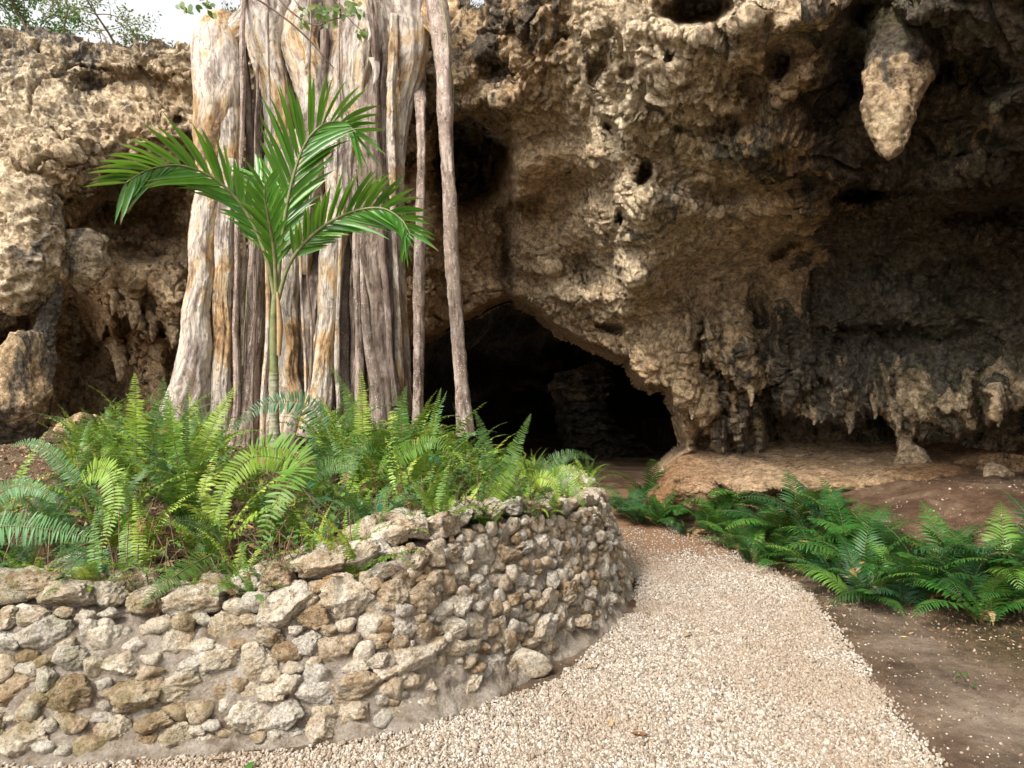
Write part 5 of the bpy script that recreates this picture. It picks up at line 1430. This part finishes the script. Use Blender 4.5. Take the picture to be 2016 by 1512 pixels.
RL = ['farthest glossy fern of the right bank, next to the end of the wall','second fern from the cave, under the far end of the rock ledge','yellowish fern low on the path edge near the cave','tiny fern at the path edge just beyond the wall end','upright fern whose tip crosses the far end of the rock ledge','arching fern right of the far low clump','tiny fern on the gravel edge before the far clump','large dark fern below the left part of the rock ledge','bright fern at the path edge where the gravel widens','broad fern with fronds fanning left at mid bank','big bright fern at the middle of the bank','fern with a drooping star of fronds over the gravel edge',
      'vivid green fern reaching up to the ledge front','drooping fern with reddish old fronds over the path edge','tall fern below the crumbling ledge front','small bright green fern low beside dead fronds','deep green fern with long arching blades right of centre','fern with long frond hanging down onto the dirt','spreading fern between dark arching one and the right edge','fern with brown dead fronds beneath it on the dirt','tall fern in front of the red earth slope','low hanging fern nearest the dirt track','fern near the right edge with upright blades','blue-green fern at the lower right edge','fern cut by the right edge of the photo','dark fern half hidden under the rock ledge','lowest fern before the dirt track right of the hanging frond','low fern spreading over the dirt near its brown fronds','lowest bright fern at the right end of the bank','small pale fern on the gravel edge at mid bank']
for i, (px, py, d, sz) in enumerate(RF):
    p = at(px, py, d); z = float(ground_z(np.array([p[0]]), np.array([p[1]]))[0])
    fern((p[0], p[1], z), sz * (1.5 if d > 8.6 else 1.15 if d > 7 else 1.25) * (1 + .16 * math.sin(i * 2.7)), 13, RL[i], G_R, PALMY if i % 3 else PALMYD, 3000 + i, 'arching_fern', drys=2 if i % 3 else 4)

# ------------------------------------------------------------------ young palm
PB = at(541, 872, 7.6); PB[2] = mz(PB[0], PB[1]) - .03
palm = thing('palm', 'young feather palm with green ringed stem and bright fronds in front of the fig', 'palm tree', PB)
def tube(name, keys, mat, parent, seg=16, rows=60, ring=0.0, origin=None, rach=0.0):
    K = np.array(keys, float); C = at(K[:, 0], K[:, 1], K[:, 2]); R = K[:, 3] * K[:, 2] / FPX
    Q = catmull(np.c_[C, R], rows); C, R = Q[:, :3], np.maximum(Q[:, 3], .001)
    T, A, B = frames(C, (.1, -1, .05)); th = np.linspace(0, 2 * math.pi, seg, endpoint=False)
    rr_ = R * (1 + ring * (np.arange(rows) % 6 == 0))
    P = C[:, None] + (A[:, None] * np.cos(th)[None, :, None] + B[:, None] * np.sin(th)[None, :, None]) * rr_[:, None, None]
    V = P.reshape(-1, 3) - (np.array(parent.location) if parent else 0)
    return mobj(name, V, grid_faces(rows, seg, True), mat, parent, attrs={'rach': np.full(len(V), rach)})
M_PSTEM = mat_plain('palm_stem_skin', (.15, .16, .09), (.34, .31, .22), 14, .6, .3)
M_PSHEATH = mat_plain('palm_sheath', (.30, .17, .09), (.42, .30, .14), 6, .6, .3)
M_PGREEN = mat_plain('palm_petiole_green', (.10, .13, .045), (.25, .24, .11), 8, .45, .2)
tube('stem', [(541,905,7.6,13),(541,870,7.6,12),(540,830,7.6,9.5),(540,790,7.6,9),(540,735,7.6,8.5)], M_PSTEM, palm, 18, 80, .10)
tube('crownshaft', [(540,740,7.6,8.8),(539,700,7.6,8),(538,650,7.6,7),(540,600,7.6,6),(543,550,7.6,4.5)], M_PGREEN, palm, 16, 40)
tube('leaf_sheath', [(549,700,7.58,4),(551,650,7.57,6),(549,610,7.57,4.5),(546,575,7.57,2)], M_PSHEATH, palm, 12, 30)
PF = [ # rachis, leaflet length px at root/mid/tip, count, tilt
 ([(541,590,7.6),(528,520,7.55),(500,445,7.5),(460,385,7.4),(410,345,7.25),(350,325,7.1),(290,335,6.95),(245,362,6.85)], (50,125,60), 64, 0, .6, .12),
 ([(546,590,7.6),(552,500,7.62),(562,420,7.65),(578,345,7.7),(600,285,7.75),(632,248,7.8),(672,240,7.85),(702,262,7.85)], (70,165,70), 64, 1, .35, .35),
 ([(548,590,7.6),(565,530,7.6),(598,480,7.6),(645,440,7.55),(700,415,7.5),(752,410,7.4),(790,432,7.35),(808,462,7.3)], (60,118,60), 60, 2, .5, .2),
 ([(544,580,7.6),(540,500,7.5),(530,440,7.35),(522,395,7.25),(520,365,7.2)], (40,85,60), 22, 3, .8, .2),
 ([(545,585,7.6),(548,500,7.7),(545,430,7.85),(530,380,8.0),(505,345,8.1)], (50,110,80), 30, 4, .7, .2),
]
for (path, ll, n, sd_, sweep, lift) in PF:
    g = np.random.default_rng(800 + sd_)
    K = np.array(path, float); C = at(K[:, 0], K[:, 1], K[:, 2]); Q = catmull(C, 60); T = np.gradient(Q, axis=0); T /= np.linalg.norm(T, axis=1)[:, None]
    view = EYE - Q; view /= np.linalg.norm(view, axis=1)[:, None]
    S = np.cross(T, view); S /= np.linalg.norm(S, axis=1)[:, None]; U = np.cross(S, T)
    fr = tube('frond', [(a, b_, c_, w_) for (a, b_, c_), w_ in zip(path, np.linspace(4.5, 1.2, len(path)))], M_PGREEN, palm, 8, 50)
    org = np.array(palm.location)
    for j in range(n):
        t = .24 + .76 * (j // 2 + .5) / (n / 2); i = min(int(t * 59), 59); sg = 1 if j % 2 else -1
        q = (t - .24) / .76
        Lf = np.interp(q, [0, .45, 1], ll) * 1.12 * 7.5 / FPX * g.uniform(.85, 1.08)
        s2 = sweep + .35 * q + g.normal(0, .07)
        D = S[i] * sg + T[i] * (s2 + .75) + U[i] * (.3 + g.normal(0, .12)) + np.array([0, 0, lift])
        D /= np.linalg.norm(D)
        tt = np.linspace(0, 1, 6)
        c = Q[i] + D * (Lf * tt)[:, None] + np.array([0, 0, -1.0]) * (g.uniform(.10, .28) * Lf * tt ** 2.2)[:, None]
        wd = np.cross(D, view[i]) + U[i] * (.45 * sg) + g.normal(0, .25, 3); wd -= D * (wd @ D); wd /= np.linalg.norm(wd)
        nrm = np.cross(D, wd)
        W_ = np.array([.35, .9, 1.0, .85, .5, .03]) * .026 * g.uniform(.85, 1.15)
        P = np.stack([c - wd * W_[:, None], c + nrm * (W_ * .35)[:, None], c + wd * W_[:, None]], 1).reshape(-1, 3) - org
        tip = g.random() < .35; ra = np.zeros(18); ra[15:] = .9 * tip; ra[12:15] = .45 * tip * g.random()
        mobj('leaflet', P, grid_faces(6, 3), M_PALM, fr, attrs={'rach': ra})

# ------------------------------------------------------------------ weeds, dry stems and litter in the planter
def leafy(name, base, h, nl, ls, seed, mat, label, cat='plant', group=None, stems=3, spread=.5):
    g = np.random.default_rng(seed)
    t = thing(name, label, cat, base, group)
    V, F, Vl, Fl = [], [], [], []; nv = 0; nl_ = 0
    for s in range(stems):
        a = g.uniform(0, 6.28); top = np.array([math.cos(a) * spread * h * g.uniform(.2, 1), math.sin(a) * spread * h * g.uniform(.2, 1), h * g.uniform(.6, 1)])
        Q = catmull(np.array([[0, 0, 0], top * .5 + g.normal(0, .03, 3), top]), 10)
        th = np.array([0, 2.1, 4.2]); r = .003
        P = Q[:, None] + np.stack([np.cos(th), np.sin(th), 0 * th], -1)[None] * r
        V.append(P.reshape(-1, 3)); F.append(grid_faces(10, 3, True) + nv); nv += 30
        for j in range(nl // stems):
            i = int(g.integers(2, 10)); b_ = Q[i]; a = g.uniform(0, 6.28); el = g.uniform(-.2, .7)
            D = np.array([math.cos(a) * math.cos(el), math.sin(a) * math.cos(el), math.sin(el)]); W_ = np.cross(D, [0, 0, 1]); W_ /= np.linalg.norm(W_)
            L = ls * g.uniform(.6, 1.2); b_ = b_ + D * L * .25; up = np.cross(W_, D)
            P = np.array([b_, b_ + D * L * .3 - W_ * L * .30 + up * L * .06, b_ + D * L * .72 - W_ * L * .24 + up * L * .05, b_ + D * L - up * L * .1, b_ + D * L * .72 + W_ * L * .24 + up * L * .05, b_ + D * L * .3 + W_ * L * .30 + up * L * .06, b_ + D * L * .5])
            Vl.append(P); Fl.append(np.array([[6, 0, 1], [6, 1, 2], [6, 2, 3], [6, 3, 4], [6, 4, 5], [6, 5, 0]]) + nl_); nl_ += 7
    mobj('stem', np.concatenate(V), np.concatenate(F), M_TWIG, t)
    mobj('leaves', np.concatenate(Vl), np.concatenate(Fl), mat, t)
    return t
M_DEEP = mat_leaf('heart_leaf_green', [(.012, .085, .045), (.02, .12, .055), (.03, .15, .06)], .25, .35, .2)
WE = [(700,985,4.3,.32,26,.075,M_DEEP,'dark blue-green heart-leaved plant in the middle of the planter'),(620,1010,4.0,.34,60,.045,M_WEED,'bushy small-leaved weed left of the heart-leaved plant'),(560,1060,3.8,.26,50,.04,M_WEED,'bright low weed just above the middle of the wall'),
      (470,1090,3.75,.2,40,.035,M_WEED,'low weed beside the drooping bright frond tip'),(300,1100,3.7,.2,40,.035,M_WEED,'straggling small weed behind the wall left of centre'),(820,860,5.2,.4,40,.06,M_DEEP,'blue-green weed among bright ferns below the thin aerial root'),
      (880,1000,4.2,.28,50,.035,M_WEED,'fine-leaved weed behind the wall right of centre'),(760,1010,4.1,.25,50,.035,M_WEED,'dark tangled weed right of the heart-leaved plant'),(20,1070,3.8,.24,44,.04,M_WEED,'small weed behind the wall at the left edge'),(1060,960,4.6,.3,40,.04,M_WEED,'light weed among ferns at the right end of the wall'),
      (900,830,5.8,.35,50,.045,M_WEED,'leafy weed at the foot of the thicker aerial root'),(1010,900,5.2,.35,36,.04,M_WEED,'thin-leaved weed rising against the dark cave'),(180,870,5.6,.3,40,.04,M_WEED,'small weed left of the tall upright fern'),(640,900,5.2,.3,40,.05,M_DEEP,'blue-green weed to the right of the palm')]
for i, (px, py, d, h, nl, ls, mt, lab) in enumerate(WE):
    p = at(px, py, d); z = mz(p[0], p[1]); z = z if z > 0 else p[2]
    leafy('weed', (p[0], p[1], z), h + .1, nl * 2, ls, 4000 + i, mt, lab, stems=7, spread=.9)
for i, (px, py, lab) in enumerate([(770,1400,'small green seedling at the wall foot near centre'),(375,1430,'small green seedling at the wall foot left of centre'),(1885,1328,'tiny green seedling on the dirt right of the path')]):
    p = ground_pt(px, py + 10)
    leafy('seedling', (p[0], p[1] - .02, .02), .09, 10, .035, 4100 + i, M_WEED, lab, stems=3, spread=.8)

def stalks():
    g = np.random.default_rng(71); V, F = [], []; nv = 0
    th = np.array([0, 2.1, 4.2])
    for k in range(420):
        px = g.uniform(-60, 1080); d = g.uniform(3.6, 6.2); p = at(px, 900, d)
        if not inside(MB_, np.array([p[0]]), np.array([p[1]]))[0] or pdist(BKC, np.array([p[0]]), np.array([p[1]]), False)[0] < .3: continue
        z = mz(p[0], p[1]); a = g.uniform(0, 6.28); h = g.uniform(.12, .42)
        e = np.array([math.cos(a), math.sin(a), 0]) * h * g.uniform(.1, .6) + np.array([0, 0, h])
        Q = catmull(np.array([[p[0], p[1], z - .02], [p[0], p[1], z] + e * .5 + g.normal(0, .02, 3), [p[0], p[1], z] + e]), 6)
        T = np.array([[1, 0, 0], [0, 1, 0]]); P = Q[:, None] + (np.cos(th)[:, None] * T[0] + np.sin(th)[:, None] * T[1])[None] * g.uniform(.0018, .004)
        V.append(P.reshape(-1, 3)); F.append(grid_faces(6, 3, True) + nv); nv += 18
    m = mat_plain('dry_stalk', (.13, .06, .035), (.28, .17, .10), 10, .8, .1)
    tag(mobj('dry_stalks', np.concatenate(V), np.concatenate(F), m), 'tangle of dry reddish brown stalks under the ferns', kind='stuff')
stalks()

def litter():
    """dead leaves strewn over the planter soil"""
    g = np.random.default_rng(72); n = 5000
    x = g.uniform(-6, 1, n); y = g.uniform(3.4, 9.2, n)
    i = inside(MB_, x, y) & (pdist(BKC, x, y, False) > .2); x, y = x[i], y[i]
    z = mound_z(x[None], y[None])[0][0] + .008
    n = len(x); a = g.uniform(0, 6.28, n); L = g.uniform(.015, .05, n); tl = g.normal(0, .35, (n, 2))
    D = np.stack([np.cos(a), np.sin(a), tl[:, 0]], 1) * L[:, None]; W_ = np.stack([-np.sin(a), np.cos(a), tl[:, 1]], 1) * (L * .4)[:, None]
    c = np.stack([x, y, z], 1)
    V = np.stack([c - D, c - W_, c + D, c + W_], 1).reshape(-1, 3); V[:, 2] += .01
    o = mobj('leaf_litter', V, np.arange(len(V)).reshape(-1, 4), mat_leaf_lit(), smooth=False, attrs={'rnd_leaf': np.repeat(g.random(n), 4)})
    tag(o, 'dead brown leaves strewn on the planter soil', kind='stuff')
def ground_litter():
    g = np.random.default_rng(73)
    n = 5200; y = g.uniform(2.6, 11, n); x = np.interp(y, FERNLINE[::-1, 1], FERNLINE[::-1, 0]) + g.normal(.25, .5, n)
    k = path_mask(x, y) < .4; x, y = x[k], y[k]
    xs_ = g.uniform(-2, 2.4, 500); ys_ = 2.4 + 5 * g.random(500) ** 1.5; k = path_mask(xs_, ys_) > .6
    x = np.r_[x, xs_[k]]; y = np.r_[y, ys_[k]]; n = len(x)
    L = g.uniform(.006, .03, n); L[-int(k.sum()):] *= .55
    z = ground_z(x, y) + .012 + .02 * (path_mask(x, y) > .5)
    a = g.uniform(0, 6.28, n); tl = g.normal(0, .4, (n, 2)); asp = g.uniform(.12, .5, n)
    D = np.stack([np.cos(a), np.sin(a), tl[:, 0]], 1) * L[:, None]; W_ = np.stack([-np.sin(a), np.cos(a), tl[:, 1]], 1) * (L * asp)[:, None]
    c = np.stack([x, y, z + .006], 1)
    V = np.stack([c - D, c - W_, c + D, c + W_], 1).reshape(-1, 3)
    o = mobj('dead_leaf_bits', V, np.arange(len(V)).reshape(-1, 4), mat_leaf_lit(), smooth=False, attrs={'rnd_leaf': np.repeat(g.random(n) ** 1.3, 4)})
    tag(o, 'bits of dead leaf and twig strewn on the earth and gravel', kind='stuff')
def mat_leaf_lit():
    t = NT('leaf_litter'); return t.fin(t.ramp(t.attr('rnd_leaf'), [(0, (.10, .05, .03)), (.5, (.26, .16, .09)), (.8, (.42, .31, .20)), (1, (.5, .30, .10))]), .8)
litter()
ground_litter()

def fallen(px, py, L, seed, mat, lab, on=None):
    g = np.random.default_rng(seed); p = ground_pt(px, py); a = g.uniform(0, 6.28)
    V = np.array([[-1, 0, .0], [-.4, -.34, .12], [.4, -.3, .14], [1, 0, .05], [.4, .3, .16], [-.4, .34, .1], [0, 0, .0], [-1.35, .02, .1]]) * L
    F = np.array([[6, 0, 1], [6, 1, 2], [6, 2, 3], [6, 3, 4], [6, 4, 5], [6, 5, 0], [0, 7, 5]])
    o = mobj('fallen_leaf', V, F, mat); o.location = (p[0], p[1], float(ground_z(np.array([p[0]]), np.array([p[1]]))[0]) + .035 if on is None else on)
    o.rotation_euler = (g.normal(0, .3), g.normal(0, .3), a)
    tag(o, lab, 'leaf', 'fallen leaves on the gravel')
for i, (px, py, m, lab) in enumerate([(1020,1388,M_WEED,'small yellow-green leaf on the gravel left of centre near the wall'),(1200,1418,M_DRY,'dull olive leaf on the gravel at bottom centre'),(1255,1438,M_DRY,'curled brown leaf on the gravel at bottom centre'),(1410,1412,M_DRY,'small dark leaf alone on the open gravel'),
    (800,1470,M_DRY,'tiny brown leaf near the bottom left of the gravel'),(500,1500,M_WEED,'green leaf on the gravel at the bottom edge'),(285,1494,M_DRY,'large dark purplish dead leaf at the bottom left'),(1110,1360,M_DRY,'brown leaf on the gravel beside the soil skirt'),(1160,1310,M_DRY,'dark leaf where gravel meets the wall end'),
    (765,1478,M_WEED,'little green leaf left of the tiny brown one'),(1600,1300,M_DRY,'brown fleck of leaf near the right edge of the gravel'),(440,1488,M_DRY,'brown leaf half under pebbles at lower left'),(560,1404,M_DRY,'rusty red leaf caught between the lowest wall stones'),(960,1388,M_DRY,'brown leaf at the border of wall soil and gravel'),(1350,1250,M_DRY,'small brown leaf on the middle of the path')]):
    fallen(px, py, .022 + .012 * (i % 3), 5000 + i, m, lab)

# ------------------------------------------------------------------ shrubs on the cliff top, branch across the fig
def shrub(base, h, wd, n, seed, label, leafcol=M_WEED, nb=26):
    g = np.random.default_rng(seed); t = thing('shrub', label, 'shrub', base, 'thin shrubs on top of the cliff')
    V, F = [], []; nv = 0; tips = []
    th = np.array([0, 1.57, 3.14, 4.71])
    def br(p, d, L, r, lev):
        nonlocal nv
        K = [p]; 
        for s in range(4):
            d = d + g.normal(0, .22, 3); d /= np.linalg.norm(d); K.append(K[-1] + d * L / 4)
        Q = catmull(np.array(K), 9); A = np.cross(d, [.3, .9, .1]); A /= np.linalg.norm(A); B = np.cross(d, A)
        rr_ = np.linspace(r, r * .45, 9)[:, None, None]
        P = Q[:, None] + (np.cos(th)[None, :, None] * A + np.sin(th)[None, :, None] * B) * rr_
        V.append(P.reshape(-1, 3)); F.append(grid_faces(9, 4, True) + nv); nv += 36
        tips.extend(Q[3:])
        if lev:
            for s in range(5 if lev > 1 else 4):
                q = Q[int(g.integers(3, 9))]; dd = d + g.normal(0, .8, 3) * np.array([1, .7, .6]); dd /= np.linalg.norm(dd); br(q, dd, L * .6, r * .5, lev - 1)
    for s in range(max(2, nb // 9)):
        d = np.array([g.normal(0, .5) * wd / h, g.normal(0, .3), 1.0]); d /= np.linalg.norm(d); br(np.array([g.normal(0, wd * .25), g.normal(0, .2), 0]), d, h * g.uniform(.45, .7), .022, 2)
    mobj('branches', np.concatenate(V), np.concatenate(F), M_TWIG, t)
    T = np.array(tips); c = T[g.integers(0, len(T), n)] + g.normal(0, .07, (n, 3))
    a = g.uniform(0, 6.28, (n, 1)); D = g.normal(size=(n, 3)); D /= np.linalg.norm(D, axis=1)[:, None]; W_ = np.cross(D, g.normal(size=(n, 3))); W_ /= np.linalg.norm(W_, axis=1)[:, None]
    L = g.uniform(.022, .042, (n, 1))
    P = np.stack([c - D * L, c - W_ * L * .5, c + D * L, c + W_ * L * .5], 1).reshape(-1, 3)
    mobj('leaves', P, np.arange(len(P)).reshape(-1, 4), leafcol, t, smooth=False)
M_DULL = mat_leaf('dull_leaf', [(.05, .07, .02), (.09, .12, .035), (.13, .11, .05)], .3, .5, .35)
for i, (px, py, d, h, wd, n, lab, m) in enumerate([(40,70,11.9,1.7,1.2,2200,'leafy green shrub on the cliff top at the left corner',M_WEED),(120,80,12.2,1.5,1.0,1300,'bushy bare-twigged shrub on the cliff top left of the upright trunk',M_DULL),(185,86,12.4,2.4,.6,900,'slender upright tree on the cliff top against the white sky',M_DULL),(240,86,12.1,1.3,.9,1000,'thin small-leaved shrub on the cliff top near the sky gap',M_DULL),(-60,66,12,1.4,1,600,'shrub on the cliff top beyond the left edge',M_DULL),(455,60,12.3,.5,.4,60,'tiny twig standing on the cliff edge beside the fig',M_DULL),(945,40,10.6,.6,.3,90,'small green sprig in the sky notch right of the fig',M_WEED)]):
    shrub(at(px, py + 12, d), h, wd, n, 6000 + i, lab, m)

br = thing('hanging_branch', 'thin branch with small oval leaves slanting across the top of the fig', 'branch', at(480, -30, 6.5))
BO = np.array(br.location)
def twig(keys, parent, name='twig'):
    return tube(name, keys, M_TWIG, parent, 6, 30)
tw = [[(440,-30,6.5,2.2),(500,-5,6.5,2.2),(560,35,6.55,2),(610,80,6.6,1.8),(640,115,6.65,1.5),(658,135,6.7,1)],[(520,-40,6.5,2),(570,20,6.5,1.8),(620,50,6.5,1.5),(650,40,6.5,1.2),(690,30,6.5,1)],[(340,-40,6.4,1.8),(370,-10,6.4,1.5),(400,0,6.4,1.2)],[(640,-40,6.4,1.5),(660,0,6.4,1.3),(690,40,6.4,1),(712,60,6.4,.8)],[(560,-40,6.4,1.5),(580,0,6.4,1.3),(600,24,6.4,1)]]
for kq in tw: twig(kq, br)
V0 = np.array([[0, 0, 0], [.35, -.3, .04], [.8, -.25, .03], [1.1, 0, -.05], [.8, .25, .03], [.35, .3, .04], [.5, 0, 0]]); F0 = np.array([[6, 0, 1], [6, 1, 2], [6, 2, 3], [6, 3, 4], [6, 4, 5], [6, 5, 0]])
M_BLEAF = mat_leaf('branch_leaf', [(.05, .10, .02), (.10, .18, .03), (.22, .24, .06)], .3, .45, .4)
leaf_me = mesh_data('leaf', V0, F0, M_BLEAF)
g = np.random.default_rng(91)
for (cx, cy, n, r) in [(362,8,8,16),(402,12,10,16),(600,26,14,20),(630,14,14,22),(655,14,12,18),(682,20,14,20),(712,62,10,14),(640,36,8,14),(700,16,8,14)]:
    for j in range(n):
        o = bpy.data.objects.new('leaf', leaf_me); link(o); o.parent = br
        o.location = Vector(at(cx + g.normal(0, r * .55), cy + g.normal(0, r * .5), 6.45 + g.normal(0, .05)) - BO)
        s = g.uniform(.055, .085); o.scale = (s, s, s); o.rotation_euler = (g.uniform(1.0, 2.0), g.uniform(-.2, 1.6), g.uniform(-1, 1))
# thin green vines on the rock right of the fig
for i, (ks, lab) in enumerate([([(868,-10,8.9,1.3),(880,60,8.85,1.2),(884,120,8.8,1.1),(892,160,8.8,1),(893,220,8.8,.8)],'thin green vine hanging beside the flaking aerial root'),([(487,560,8.9,1.2),(485,600,8.9,1),(480,660,8.9,.9),(478,720,8.9,.8)],'thin green vine hanging between fig stems left of the palm')]):
    o = tube('vine', ks, M_PGREEN, None, 6, 40); tag(o, lab, 'vine')
